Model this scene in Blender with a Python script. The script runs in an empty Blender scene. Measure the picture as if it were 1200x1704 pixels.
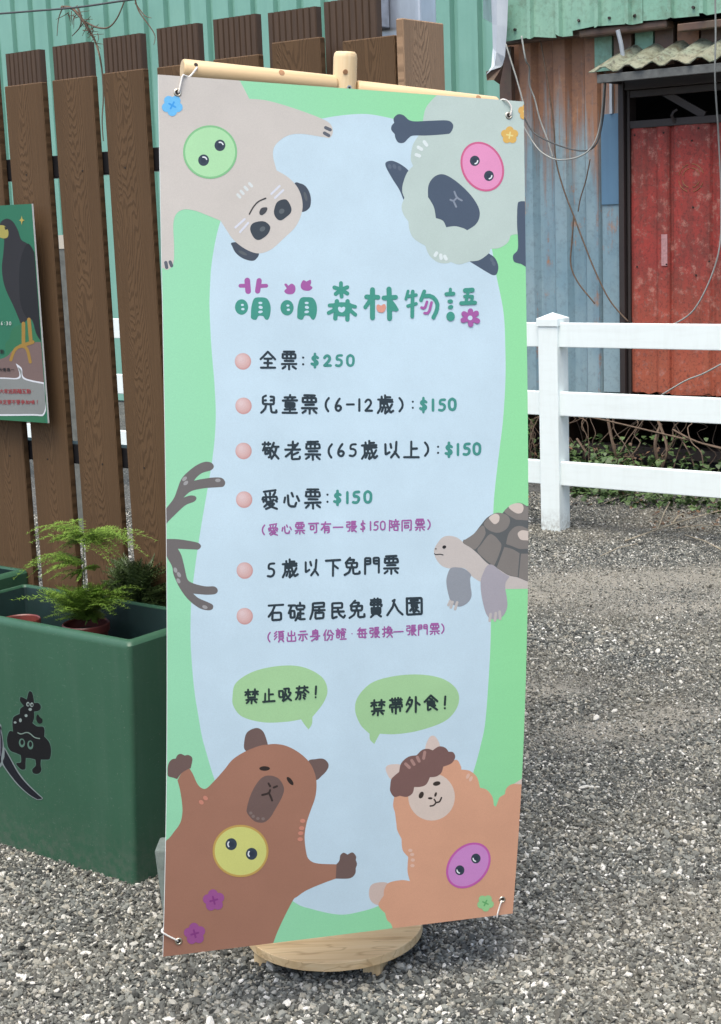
import bpy, bmesh, math, random
import numpy as np
from mathutils import Vector, Matrix
from mathutils.geometry import tessellate_polygon
random.seed(7); rng = np.random.default_rng(7)
SC = bpy.context.scene
COL = SC.collection

# ------------------------------------------------------------------ camera, sky, sun, exposure
F = 2600.0; CX, CY = 600.0, 852.0
RW = np.array([[0.79598963564189, 0.0809258182252827, -0.5998762471504099],
               [0.6041699620116474, -0.16701911151675103, 0.7791554873008336],
               [-0.03713700248452559, -0.9826269018975227, -0.1818384302443814]])
EYE = np.array([0.0, 0.0, 1.68])
cd = bpy.data.cameras.new('camera'); cam = bpy.data.objects.new('camera', cd); COL.objects.link(cam)
cd.sensor_fit = 'VERTICAL'; cd.sensor_height = 36.0; cd.lens = 36.0*F/1704.0
cd.clip_start = 0.05; cd.clip_end = 500
M = Matrix([[RW[i][0], -RW[i][1], -RW[i][2], EYE[i]] for i in range(3)] + [[0, 0, 0, 1]])
cam.matrix_world = M
SC.camera = cam

SUN_EL, SUN_AZ = math.radians(68), math.radians(165)      # azimuth the light comes from, measured from +Y clockwise
w = bpy.data.worlds.new("World"); SC.world = w; w.use_nodes = True
wn = w.node_tree; bg = wn.nodes['Background']
sky = wn.nodes.new('ShaderNodeTexSky'); sky.sky_type = 'NISHITA'; sky.sun_disc = False
sky.sun_elevation = SUN_EL; sky.sun_rotation = SUN_AZ; sky.air_density = 1.0; sky.dust_density = 4.0; sky.ozone_density = 1.0
wn.links.new(sky.outputs[0], bg.inputs[0]); bg.inputs[1].default_value = 0.15
sl = bpy.data.lights.new('sun', 'SUN'); so = bpy.data.objects.new('sun', sl); COL.objects.link(so)
sl.energy = 1.5; sl.angle = math.radians(45); sl.color = (1.0, 0.975, 0.85)
sd = Vector((math.sin(SUN_AZ)*math.cos(SUN_EL), math.cos(SUN_AZ)*math.cos(SUN_EL), math.sin(SUN_EL)))
so.rotation_euler = sd.to_track_quat('Z', 'Y').to_euler()
SC.view_settings.view_transform = 'Standard'; SC.view_settings.look = 'None'
SC.view_settings.gamma = 1.0; SC.view_settings.use_curve_mapping = False
SC.view_settings.exposure = 0.88
SC.cycles.max_bounces = 6; SC.cycles.diffuse_bounces = 3

# ------------------------------------------------------------------ helpers
def raydir(px, py):
    d = RW @ np.array([px-CX, py-CY, F]); return d/np.linalg.norm(d)
def at_y(px, py, Y): d = raydir(px, py); return EYE + d*(Y/d[1])
def at_x(px, py, X): d = raydir(px, py); return EYE + d*(X/d[0])
def at_z(px, py, Z): d = raydir(px, py); return EYE + d*((Z-EYE[2])/d[2])

def lin(c):
    return tuple(((v/255)/12.92 if v/255 <= 0.04045 else ((v/255+0.055)/1.055)**2.4) for v in c)

class NT:
    """small wrapper for material node trees"""
    def __init__(s, name):
        s.m = bpy.data.materials.new(name); s.m.use_nodes = True; s.t = s.m.node_tree
        s.b = s.t.nodes['Principled BSDF']
    def n(s, kind, **kw):
        nd = s.t.nodes.new(kind)
        for k, v in kw.items():
            if k.startswith('i_'):
                k2 = k[2:]; k2 = int(k2) if k2.isdigit() else k2
                nd.inputs[k2].default_value = v
            else: setattr(nd, k, v)
        return nd
    def l(s, a, b): s.t.links.new(a, b)
    def math(s, op, a, b=None, c=None, clamp=False):
        nd = s.n('ShaderNodeMath', operation=op); nd.use_clamp = clamp
        for i, v in enumerate((a, b, c)):
            if v is None: continue
            if isinstance(v, (int, float)): nd.inputs[i].default_value = v
            else: s.l(v, nd.inputs[i])
        return nd.outputs[0]
    def coord(s, which='Object', scale=(1, 1, 1), loc=(0, 0, 0)):
        tc = s.n('ShaderNodeTexCoord'); mp = s.n('ShaderNodeMapping')
        mp.inputs['Scale'].default_value = scale; mp.inputs['Location'].default_value = loc
        s.l(tc.outputs[which], mp.inputs[0]); return mp.outputs[0]
    def wcoord(s, scale=(1, 1, 1), loc=(0, 0, 0)):
        tc = s.n('ShaderNodeNewGeometry'); mp = s.n('ShaderNodeMapping')
        mp.inputs['Scale'].default_value = scale; mp.inputs['Location'].default_value = loc
        s.l(tc.outputs['Position'], mp.inputs[0]); return mp.outputs[0]
    def noise(s, vec, scale=5, detail=4, rough=0.55, dist=0.0):
        nd = s.n('ShaderNodeTexNoise'); nd.inputs['Scale'].default_value = scale
        nd.inputs['Detail'].default_value = detail; nd.inputs['Roughness'].default_value = rough
        nd.inputs['Distortion'].default_value = dist
        if vec is not None: s.l(vec, nd.inputs['Vector'])
        return nd.outputs['Fac']
    def ramp(s, fac, stops, interp='LINEAR'):
        nd = s.n('ShaderNodeValToRGB'); cr = nd.color_ramp; cr.interpolation = interp
        while len(cr.elements) < len(stops): cr.elements.new(0.5)
        for e, (p, c) in zip(cr.elements, stops):
            e.position = p; e.color = (c if len(c) == 4 else (*c, 1))
        s.l(fac, nd.inputs[0]); return nd.outputs[0]
    def step(s, fac, a, b):
        nd = s.n('ShaderNodeMapRange'); nd.clamp = True
        nd.inputs[1].default_value = a; nd.inputs[2].default_value = b
        s.l(fac, nd.inputs[0]); return nd.outputs[0]
    def mix(s, fac, a, b, mode='MIX'):
        nd = s.n('ShaderNodeMix', data_type='RGBA', blend_type=mode)
        for i, v in ((0, fac), (6, a), (7, b)):
            if isinstance(v, (int, float)): nd.inputs[i].default_value = v
            elif isinstance(v, tuple): nd.inputs[i].default_value = (*v[:3], 1)
            else: s.l(v, nd.inputs[i])
        return nd.outputs[2]
    def bump(s, h, strength=0.3, dist=0.01, prev=None):
        nd = s.n('ShaderNodeBump'); nd.inputs['Strength'].default_value = strength
        nd.inputs['Distance'].default_value = dist; s.l(h, nd.inputs['Height'])
        if prev is not None: s.l(prev, nd.inputs['Normal'])
        return nd.outputs[0]
    def out(s, color=None, rough=None, bump=None, metal=None, spec=None):
        for key, v in (('Base Color', color), ('Roughness', rough), ('Metallic', metal), ('Specular IOR Level', spec)):
            if v is None: continue
            if isinstance(v, (int, float)): s.b.inputs[key].default_value = v
            elif isinstance(v, tuple): s.b.inputs[key].default_value = (*v[:3], 1)
            else: s.l(v, s.b.inputs[key])
        if bump is not None: s.l(bump, s.b.inputs['Normal'])
        return s.m

def link(name, me, mat=None, parent=None, loc=None):
    o = bpy.data.objects.new(name, me)
    if mat is not None:
        for m in (mat if isinstance(mat, (list, tuple)) else [mat]): me.materials.append(m)
    if parent is not None: o.parent = parent
    if loc is not None: o.location = loc
    COL.objects.link(o); return o
def tag(o, label=None, cat=None, group=None, kind=None):
    if label: o['label'] = label
    if cat: o['category'] = cat
    if group: o['group'] = group
    if kind: o['kind'] = kind
    return o
def empty(name, loc=(0, 0, 0), label=None, cat=None, group=None):
    o = bpy.data.objects.new(name, None); o.empty_display_size = 0.1; o.location = loc
    COL.objects.link(o); return tag(o, label, cat, group)
def smooth(me, on=True):
    me.polygons.foreach_set('use_smooth', [on]*len(me.polygons))

class MB:
    def __init__(s): s.v = []; s.f = []; s.mi = []; s.cur = 0
    def add(s, vs, fs):
        b = len(s.v); s.v += [tuple(map(float, p)) for p in vs]
        for f in fs: s.f.append(tuple(b+i for i in f)); s.mi.append(s.cur)
    def box(s, a, b):
        x0, y0, z0 = a; x1, y1, z1 = b
        s.add([(x0,y0,z0),(x1,y0,z0),(x1,y1,z0),(x0,y1,z0),(x0,y0,z1),(x1,y0,z1),(x1,y1,z1),(x0,y1,z1)],
              [(0,3,2,1),(4,5,6,7),(0,1,5,4),(1,2,6,5),(2,3,7,6),(3,0,4,7)])
    def tube(s, pts, r, n=8, cap=True):
        pts = [Vector(p) for p in pts]; rs = r if isinstance(r, (list, tuple)) else [r]*len(pts)
        b = len(s.v); up = Vector((0, 0, 1))
        for i, p in enumerate(pts):
            t = (pts[min(i+1, len(pts)-1)]-pts[max(i-1, 0)]).normalized()
            if i == 0:
                a = up if abs(t.z) < 0.9 else Vector((1, 0, 0)); e1 = t.cross(a).normalized()
            else:
                e1 = (e1 - t*e1.dot(t)).normalized()
            e2 = t.cross(e1)
            for k in range(n):
                an = 2*math.pi*k/n; q = p+(e1*math.cos(an)+e2*math.sin(an))*rs[i]; s.v.append(tuple(q))
        for i in range(len(pts)-1):
            for k in range(n):
                s.f.append((b+i*n+k, b+i*n+(k+1) % n, b+(i+1)*n+(k+1) % n, b+(i+1)*n+k)); s.mi.append(s.cur)
        if cap:
            s.f.append(tuple(b+k for k in range(n))[::-1]); s.mi.append(s.cur)
            s.f.append(tuple(b+(len(pts)-1)*n+k for k in range(n))); s.mi.append(s.cur)
    def me(s, name='mesh', sm=False):
        me = bpy.data.meshes.new(name); me.from_pydata(s.v, [], s.f)
        me.polygons.foreach_set('material_index', s.mi)
        if sm: smooth(me)
        me.update(); return me
    def build(s, name, mat=None, parent=None, loc=None, sm=False):
        return link(name, s.me(name, sm), mat, parent, loc)
def bevel(o, wd=0.004, seg=2, ang=35):
    m = o.modifiers.new('bevel', 'BEVEL'); m.width = wd; m.segments = seg; m.limit_method = 'ANGLE'; m.angle_limit = math.radians(ang)
    return o
def boxo(name, a, b, mat, parent=None, bev=0.0, seg=2):
    m = MB(); m.box(a, b); o = m.build(name, mat, parent)
    if bev: bevel(o, bev, seg)
    return o

# ------------------------------------------------------------------ materials
def print_mat(name, rgb, vary=0.05):
    """matt digital print on canvas-textured vinyl"""
    t = NT(name); c = lin(rgb); c = tuple(v*0.80 for v in c)
    v = t.coord('Object'); n1 = t.noise(v, 6, 4, 0.6); n2 = t.noise(v, 420, 2, 0.6)
    col = t.mix(t.step(n1, 0.3, 0.7), tuple(x*(1-vary) for x in c), tuple(min(1, x*(1+vary)) for x in c))
    col = t.mix(t.step(n2, 0.35, 0.65), t.mix(0.06, col, (0, 0, 0)), col)
    wv = t.n('ShaderNodeTexWave', wave_type='BANDS', bands_direction='X'); wv.inputs['Scale'].default_value = 160; t.l(v, wv.inputs[0])
    wv2 = t.n('ShaderNodeTexWave', wave_type='BANDS', bands_direction='Y'); wv2.inputs['Scale'].default_value = 160; t.l(v, wv2.inputs[0])
    h = t.math('ADD', wv.outputs['Fac'], wv2.outputs['Fac'])
    return t.out(col, 0.5, t.bump(h, 0.12, 0.0004), spec=0.35)
PM = {}
def pm(rgb):
    if rgb not in PM: PM[rgb] = print_mat('print_%d_%d_%d' % rgb, rgb)
    return PM[rgb]

def simple(name, c, rough=0.5, metal=0.0, var=0.12, scale=20, bump=0.1, bd=0.002, stretch=(1, 1, 1)):
    t = NT(name); v = t.coord('Object', stretch); n1 = t.noise(v, scale, 5, 0.6)
    col = t.mix(t.step(n1, 0.25, 0.75), tuple(x*(1-var) for x in c), tuple(min(1, x*(1+var)) for x in c))
    return t.out(col, rough, t.bump(n1, bump, bd), metal)

def pine_mat(name, axis='Z', knots=True):
    t = NT(name)
    sc = {'Z': (1, 1, 0.05), 'X': (0.05, 1, 1), 'Y': (1, 0.05, 1)}[axis]
    v = t.coord('Object', sc); n = t.noise(v, 45, 4, 0.6, 0.6); n2 = t.noise(v, 14, 3, 0.5)
    col = t.ramp(n, [(0.3, (0.58, 0.40, 0.20)), (0.5, (0.72, 0.54, 0.31)), (0.72, (0.80, 0.64, 0.40))])
    col = t.mix(t.step(n2, 0.35, 0.8), col, (0.58, 0.40, 0.21))
    if name == 'pine_disc':
        n3 = t.noise(t.coord('Object', (.10, 1, 1)), 22, 2, .4, .4); ln = t.math('ABSOLUTE', t.math('SUBTRACT', t.math('FRACT', t.math('MULTIPLY', n3, 7.0)), .5)); col = t.mix(t.math('MULTIPLY', t.step(ln, .09, .0), .55), col, (0.34, 0.20, 0.09))
    return t.out(col, 0.5, t.bump(n, 0.15, 0.001))

def plank_mat(name, c0, c1, off=0.0):
    """brown composite board with embossed cathedral grain (object space: x across, z along)"""
    t = NT(name)
    tc = t.n('ShaderNodeTexCoord'); oi = t.n('ShaderNodeObjectInfo')
    sp = t.n('ShaderNodeSeparateXYZ'); t.l(tc.outputs['Object'], sp.inputs[0])
    rnd = t.math('MULTIPLY', oi.outputs['Random'], 7.0)
    cb = t.n('ShaderNodeCombineXYZ'); t.l(t.math('MULTIPLY', sp.outputs[0], 14), cb.inputs[0]); t.l(rnd, cb.inputs[1])
    t.l(t.math('MULTIPLY', sp.outputs[2], 2.2), cb.inputs[2])
    nlow = t.noise(cb.outputs[0], 1.0, 3, 0.5)
    cb2 = t.n('ShaderNodeCombineXYZ'); t.l(t.math('MULTIPLY', sp.outputs[0], 90), cb2.inputs[0]); t.l(rnd, cb2.inputs[1])
    t.l(t.math('MULTIPLY', sp.outputs[2], 14), cb2.inputs[2]); nhi = t.noise(cb2.outputs[0], 1.0, 3, 0.6)
    xo = t.math('ADD', sp.outputs[0], t.math('MULTIPLY', t.math('SUBTRACT', nlow, 0.5), 0.055))
    x2 = t.math('MULTIPLY', t.math('MULTIPLY', xo, xo), -88.0)
    f = t.math('ADD', t.math('ADD', x2, sp.outputs[2]), t.math('MULTIPLY', nlow, 0.55))
    f = t.math('ADD', f, t.math('MULTIPLY', nhi, 0.04)); f = t.math('ADD', f, rnd)
    s = t.math('SINE', t.math('MULTIPLY', f, 2*math.pi/0.038))
    s = t.step(s, -0.1, 0.95)
    cb3 = t.n('ShaderNodeCombineXYZ'); t.l(t.math('MULTIPLY', sp.outputs[0], 230), cb3.inputs[0]); t.l(rnd, cb3.inputs[1]); t.l(t.math('MULTIPLY', sp.outputs[2], 3.5), cb3.inputs[2]); nst = t.step(t.noise(cb3.outputs[0], 1.0, 2, 0.6), .35, .65)
    fine = t.math('ADD', t.math('MULTIPLY', s, 0.62), t.math('ADD', t.math('MULTIPLY', nhi, 0.18), t.math('MULTIPLY', nst, 0.22)))
    big = t.noise(t.wcoord((1, 1, 0.5)), 5, 3, 0.6)
    base = t.mix(t.step(big, 0.3, 0.75), c0, c1)
    base = t.mix(t.math('MULTIPLY', t.math('FRACT', t.math('MULTIPLY', oi.outputs['Random'], 13.7)), 0.3), base, tuple(v*1.5 for v in c1))
    col = t.mix(t.math('MULTIPLY', fine, 0.75), tuple(v*1.55 for v in c1), tuple(v*0.38 for v in c0))
    col = t.mix(0.45, col, base)
    nm = t.bump(fine, 0.5, 0.002)
    return t.out(col, 0.7, nm, spec=0.2)

M_BROWN = plank_mat('brown_composite_board', (0.074, 0.043, 0.0215), (0.100, 0.059, 0.030))
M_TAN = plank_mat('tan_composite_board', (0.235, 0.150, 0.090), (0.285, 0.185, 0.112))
M_RIB = simple('dark_ribbed_board', (0.068, 0.039, 0.021), 0.6, var=0.25, scale=12, stretch=(6, 1, 0.6))
M_PINE_Z = pine_mat('pine_upright', 'Z'); M_PINE_X = pine_mat('pine_bar', 'X'); M_PINE_D = pine_mat('pine_disc', 'X', True)
M_KNOT = simple('wood_knot', (0.33, 0.17, 0.075), 0.5, var=0.35, scale=120)
M_HOLE = simple('dark_hole', (0.02, 0.014, 0.01), 0.8)
M_BLACKM = simple('black_metal', (0.022, 0.022, 0.025), 0.4, metal=0.4)
M_WHITE0 = simple('plain_white_vinyl', (0.76, 0.83, 0.82), 0.38, var=0.03, scale=9, bump=0.02, stretch=(1, 1, .3))
def vinyl_mat():
    t = NT('white_vinyl_fence'); v = t.wcoord(); vs = t.wcoord((1, 1, .12)); g = t.n('ShaderNodeNewGeometry'); sp = t.n('ShaderNodeSeparateXYZ'); t.l(g.outputs['Position'], sp.inputs[0])
    n1 = t.noise(vs, 26, 5, .65); n2 = t.noise(v, 45, 6, .7); n3 = t.noise(t.wcoord((.15, 1, 1)), 30, 4, .6)
    col = t.mix(t.math('MULTIPLY', t.step(n1, .45, .8), .35), (0.80, 0.875, 0.86), (0.66, 0.71, 0.68))
    col = t.mix(t.math('MULTIPLY', t.step(n3, .5, .75), .18), col, (0.60, 0.64, 0.60))
    foot = t.math('MULTIPLY', t.step(sp.outputs[2], .13, 0.0), t.step(n2, .38, .62))
    col = t.mix(t.math('MULTIPLY', foot, .75), col, (0.25, 0.23, 0.19))
    col = t.mix(t.math('MULTIPLY', t.step(n2, .66, .72), .35), col, (0.35, 0.36, 0.31))
    return t.out(col, .42, t.bump(n1, .04, .003))
M_WHITE = vinyl_mat()
M_ROPE = simple('white_cord', (0.72, 0.69, 0.64), 0.8, var=0.15, scale=300, bump=0.4)
M_BRASS = simple('nickel_eyelet', (0.62, 0.56, 0.45), 0.28, metal=1.0, var=0.1)
M_CORE = simple('foam_board_edge', (0.76, 0.77, 0.75), 0.6, var=0.03)
M_POT = simple('terracotta_plastic', (0.15, 0.035, 0.028), 0.4, var=0.2, scale=30)
M_SOIL = simple('potting_soil', (0.035, 0.024, 0.017), 0.95, var=0.5, scale=150, bump=0.8, bd=0.01)

def planter_mat():
    t = NT('green_painted_metal'); v = t.wcoord(); n1 = t.noise(v, 4, 5, 0.6); n2 = t.noise(v, 60, 4, 0.65)
    sp = t.n('ShaderNodeSeparateXYZ'); g = t.n('ShaderNodeNewGeometry'); t.l(g.outputs['Position'], sp.inputs[0])
    col = t.mix(t.step(n1, 0.3, 0.7), (0.026, 0.085, 0.048), (0.031, 0.098, 0.056))
    low = t.math('MULTIPLY', t.step(sp.outputs[2], 0.16, 0.0), t.step(n2, 0.42, 0.62))
    col = t.mix(t.math('MULTIPLY', low, 0.45), col, (0.11, 0.12, 0.10))
    sc = t.noise(t.wcoord((1, 1, 6)), 26, 3, 0.7)
    col = t.mix(t.math('MULTIPLY', t.step(sc, 0.66, 0.72), 0.25), col, (0.16, 0.24, 0.19))
    spk = t.noise(v, 210, 2, .5); col = t.mix(t.math('MULTIPLY', t.step(spk, .69, .73), .5), col, (0.17, 0.19, 0.16))
    dr = t.noise(t.wcoord((1, 1, .08)), 30, 4, .65); col = t.mix(t.math('MULTIPLY', t.step(dr, .5, .8), .25), col, (0.075, 0.13, 0.095))
    return t.out(col, t.math('MULTIPLY_ADD', n2, 0.25, 0.33), t.bump(n1, 0.08, 0.012))
M_PLANTER = planter_mat()
M_PLIN = simple('dark_teal_inside', (0.005, 0.020, 0.018), 0.5, var=.2)  # inner faces of the planter, a darker teal than its outside

def ribbed_paint(name, cols, rust=(0.20, 0.075, 0.03), rust_z=None, rust_amt=0.5, rough=0.55, streak=14, seed=0.0, moss=None, dirt=None):
    """painted corrugated sheet: faded paint, vertical streaks, rust patches; rust_z = (z0, z1) rusted band towards z1"""
    t = NT(name)
    v = t.wcoord(loc=(seed, seed, 0)); vs = t.wcoord((1, 1, 0.07), loc=(seed, 0, 0))
    n1 = t.noise(v, 2.2, 5, 0.6); n2 = t.noise(vs, streak, 5, 0.65); n3 = t.noise(v, 30, 6, 0.7); n4 = t.noise(v, 7, 6, 0.72)
    col = t.mix(t.step(n1, 0.32, 0.68), cols[0], cols[1])
    col = t.mix(t.math('MULTIPLY', t.step(n2, 0.45, 0.75), 0.6), col, cols[2])
    fac = t.step(t.math('ADD', t.math('MULTIPLY', n2, 0.55), t.math('MULTIPLY', n4, 0.45)), 0.66-0.16*rust_amt, 0.74-0.16*rust_amt)
    if rust_z:
        g = t.n('ShaderNodeNewGeometry'); sp = t.n('ShaderNodeSeparateXYZ'); t.l(g.outputs['Position'], sp.inputs[0])
        hgt = t.step(sp.outputs[2], rust_z[0], rust_z[1])
        n5 = t.noise(t.wcoord((1, 1, 0.035), loc=(seed+4, 0, 0)), 38, 4, 0.7)
        a = t.math('ADD', t.math('MULTIPLY', hgt, 0.50), t.math('ADD', t.math('MULTIPLY', n2, 0.45), t.math('MULTIPLY', n5, 0.50)))
        fac = t.math('MAXIMUM', fac, t.math('MULTIPLY', t.step(a, 0.66, 0.86), 0.95))
    rc = t.mix(t.step(n3, 0.3, 0.7), tuple(v*0.45 for v in rust), rust)
    rc = t.mix(t.step(n4, 0.55, 0.75), rc, (rust[0]*1.3, rust[1]*1.5, rust[2]*1.6))
    col = t.mix(t.math('MULTIPLY', fac, 0.9), col, rc)
    if dirt:
        col = t.mix(t.math('MULTIPLY', t.step(n3, 0.5, 0.66), dirt), col, (0.05, 0.045, 0.035))
    if moss:
        col = t.mix(t.math('MULTIPLY', t.step(n4, 0.48, 0.62), moss), col, (0.10, 0.10, 0.06))
    h = t.math('ADD', n3, t.math('MULTIPLY', fac, -0.5))
    return t.out(col, rough, t.bump(h, 0.25, 0.004))
M_BLUE = ribbed_paint('faded_blue_sheet', [(0.175, 0.285, 0.34), (0.26, 0.355, 0.39), (0.11, 0.195, 0.265)], rust=(0.42, 0.165, 0.055), rust_z=(1.40, 2.75), rust_amt=0.62, dirt=0.25)
M_SEA = ribbed_paint('green_sheet', [(0.175, 0.375, 0.305), (0.205, 0.415, 0.34), (0.15, 0.33, 0.275)], rust_amt=-0.8, rough=0.5)
M_SEAW = ribbed_paint('weathered_green_sheet', [(0.20, 0.40, 0.30), (0.27, 0.46, 0.35), (0.16, 0.32, 0.24)], rust=(0.13, 0.10, 0.055), rust_amt=0.15, moss=0.35, dirt=0.25)
def red_mat():
    t = NT('rusted_red_sheet'); v = t.wcoord(loc=(3.1, 0, 0)); vs = t.wcoord((1, 1, .2), loc=(1, 0, 0))
    g = t.n('ShaderNodeNewGeometry'); sp = t.n('ShaderNodeSeparateXYZ'); t.l(g.outputs['Position'], sp.inputs[0])
    n1 = t.noise(v, 3.0, 6, .65); n2 = t.noise(vs, 12, 6, .7); n3 = t.noise(v, 60, 6, .75); n4 = t.noise(v, 14, 6, .7)
    col = t.mix(t.step(n1, .35, .65), (0.40, 0.055, 0.045), (0.25, 0.048, 0.040))
    col = t.mix(t.math('MULTIPLY', t.step(n2, .46, .66), .7), col, (0.14, 0.050, 0.040))
    low = t.step(sp.outputs[2], 1.35, 0.7)
    col = t.mix(t.math('MULTIPLY', low, .65), col, (0.40, 0.125, 0.065))
    col = t.mix(t.math('MULTIPLY', t.step(t.math('ADD', t.math('MULTIPLY', n4, .6), t.math('MULTIPLY', n3, .4)), .53, .60), .75), col, (0.52, 0.23, 0.18))
    col = t.mix(t.math('MULTIPLY', t.step(n3, .50, .60), .55), col, (0.075, 0.030, 0.026))
    return t.out(col, .7, t.bump(t.math('ADD', n3, n4), .35, .004), spec=.25)
M_RED = red_mat()
M_BRNRUST = ribbed_paint('rusted_beam', [(0.12, 0.065, 0.045), (0.085, 0.06, 0.05), (0.16, 0.085, 0.05)], rust=(0.2, 0.085, 0.04), rust_amt=0.6, seed=5, moss=0.3, dirt=0.4)
M_FRAME = ribbed_paint('dark_rusted_frame', [(0.026, 0.019, 0.018), (0.036, 0.026, 0.023), (0.022, 0.018, 0.017)], rust=(0.10, 0.045, 0.03), rust_amt=0.25, seed=9)
M_CANOPY = ribbed_paint('mossy_canopy_sheet', [(0.21, 0.26, 0.19), (0.27, 0.25, 0.18), (0.16, 0.23, 0.18)], rust=(0.16, 0.10, 0.06), rust_amt=0.7, seed=2, moss=0.7, dirt=0.85)
M_FLASH = ribbed_paint('pale_flashing', [(0.42, 0.47, 0.52), (0.50, 0.54, 0.58), (0.33, 0.37, 0.41)], rust=(0.2, 0.09, 0.05), rust_amt=0.1, seed=4)
M_PATCH = ribbed_paint('blue_patch_plate', [(0.080, 0.165, 0.255), (0.10, 0.20, 0.30), (0.07, 0.135, 0.21)], rust_amt=0.05, seed=6)
M_GALV = simple('galvanised_steel', (0.55, 0.58, 0.62), 0.32, metal=0.85, var=0.3, scale=8, bump=0.15, bd=0.01, stretch=(1, 1, .25))
M_CABLE = simple('grey_cable', (0.30, 0.31, 0.29), 0.5); M_CABLED = simple('dark_cable', (0.07, 0.075, 0.075), 0.5)
M_STEM = simple('dry_vine', (0.12, 0.082, 0.056), 0.8, var=0.35, scale=40)
M_STEML = simple('pale_vine', (0.30, 0.26, 0.19), 0.8, var=0.3, scale=40)
M_VOID = simple('shed_void_shade', (0.012, 0.011, 0.010), 1.0)  # near-black: shade inside and under the shed put into the colour
def leaf_mat(name, c, var=0.4):
    t = NT(name); oi = t.n('ShaderNodeNewGeometry')
    n = t.noise(t.wcoord(), 35, 2, 0.5)
    f = t.math('MULTIPLY_ADD', oi.outputs['Random Per Island'], 0.7, t.math('MULTIPLY', n, 0.3))
    col = t.mix(f, tuple(v*(1-var) for v in c), (c[0]*(1+var), c[1]*(1+var), c[2]*(1+var*.6)))
    m = t.out(col, 0.55)
    t.b.inputs['Transmission Weight'].default_value = 0.0
    return m
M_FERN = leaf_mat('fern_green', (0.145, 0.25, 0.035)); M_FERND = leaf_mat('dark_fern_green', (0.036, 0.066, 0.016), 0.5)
M_IVY = leaf_mat('ivy_green', (0.065, 0.115, 0.040), 0.55); M_DRY = leaf_mat('dry_leaves', (0.13, 0.075, 0.045), 0.5)
M_CONC = simple('grey_stone', (0.14, 0.17, 0.155), 0.85, var=0.2, scale=60, bump=0.5, bd=0.004)

# ------------------------------------------------------------------ ground (dust mask is shared by the sheet and the loose stones)
_ph = rng.uniform(0, 6.28, (14, 3)); _fr = rng.normal(0, 1, (14, 2))*np.array([[1.6]])
def softnoise(x, y):
    s = np.zeros_like(x)
    for k in range(14): s += np.sin(x*_fr[k, 0]*(1+k*.25)+y*_fr[k, 1]*(1+k*.25)+_ph[k, 0])/(1+k*.3)
    return s/5.0
PATCH = [(1060, 965, 1.3, .42), (930, 990, .6, .3), (1130, 1010, .6, .25), (1010, 1215, .42, .20), (1120, 1190, .3, .18), (900, 1150, .25, .15)]
PW = [(*at_z(a, b, 0)[:2], c, d) for a, b, c, d in PATCH]
def dust(x, y):
    m = np.zeros_like(x); dx, dy = 0.79, 0.61      # trodden dusty patches
    for px, py, ra, rb in PW:
        u = (x-px)*dx+(y-py)*dy; v = -(x-px)*dy+(y-py)*dx
        m = np.maximum(m, np.exp(-((u/ra)**2+(v/rb)**2)))
    n = softnoise(x*2.2, y*2.2)
    far = np.clip((np.hypot(x, y)-4.8)/3.0, 0, 1)*0.12
    return np.clip(m*0.95+n*0.22+far-0.10, 0, 1)

def ground_mat():
    t = NT('gravel_ground'); v = t.wcoord()
    vo = t.n('ShaderNodeTexVoronoi'); vo.inputs['Scale'].default_value = 85; t.l(v, vo.inputs['Vector'])
    bw = t.n('ShaderNodeRGBToBW'); t.l(vo.outputs['Color'], bw.inputs[0])
    n = t.noise(v, 180, 4, 0.7); n2 = t.noise(v, 1.3, 5, 0.6)
    col = t.ramp(bw.outputs[0], [(0.1, (0.045, 0.045, 0.044)), (0.5, (0.11, 0.11, 0.105)), (0.8, (0.19, 0.19, 0.18)), (0.95, (0.36, 0.36, 0.34))])
    col = t.mix(t.math('MULTIPLY', t.step(vo.outputs['Distance'], 0.25, 0.6), 0.8), col, (0.03, 0.03, 0.028))
    at = t.n('ShaderNodeAttribute', attribute_name='dust')
    dcol = t.mix(n, (0.19, 0.175, 0.142), (0.37, 0.345, 0.285))
    col = t.mix(t.math('MULTIPLY', at.outputs['Fac'], 0.85), col, dcol)
    col = t.mix(t.math('MULTIPLY', t.step(n2, 0.45, 0.7), 0.25), col, (0.10, 0.10, 0.09))
    h = t.math('ADD', t.math('MULTIPLY', vo.outputs['Distance'], -1.0), t.math('MULTIPLY', n, 0.5))
    return t.out(col, 0.9, t.bump(h, 0.7, 0.006))
M_GROUND = ground_mat()
xs = np.concatenate([[-90, -40, -20], np.arange(-12, 2.01, 0.12), [10, 30, 60]]); ys = np.concatenate([[-40, -15, -4], np.arange(0, 13.01, 0.12), [20, 45, 110]])
gx, gy = np.meshgrid(xs, ys, indexing='ij'); nx_, ny_ = gx.shape
gz = 0.012*softnoise(gx*0.9, gy*0.9)*(np.hypot(gx, gy) < 14)
gz = gz*0.5
gv = np.stack([gx, gy, gz], -1).reshape(-1, 3)
gf = [(i*ny_+j, (i+1)*ny_+j, (i+1)*ny_+j+1, i*ny_+j+1) for i in range(nx_-1) for j in range(ny_-1)]
gm = bpy.data.meshes.new('gravel_ground'); gm.from_pydata(gv.tolist(), [], gf); smooth(gm)
a = gm.attributes.new('dust', 'FLOAT', 'POINT'); a.data.foreach_set('value', dust(gv[:, 0], gv[:, 1]).astype(np.float32))
tag(link('ground', gm, M_GROUND), kind='structure')
def gz_at(x, y): return 0.006*softnoise(np.asarray(x)*0.9, np.asarray(y)*0.9)

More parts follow.
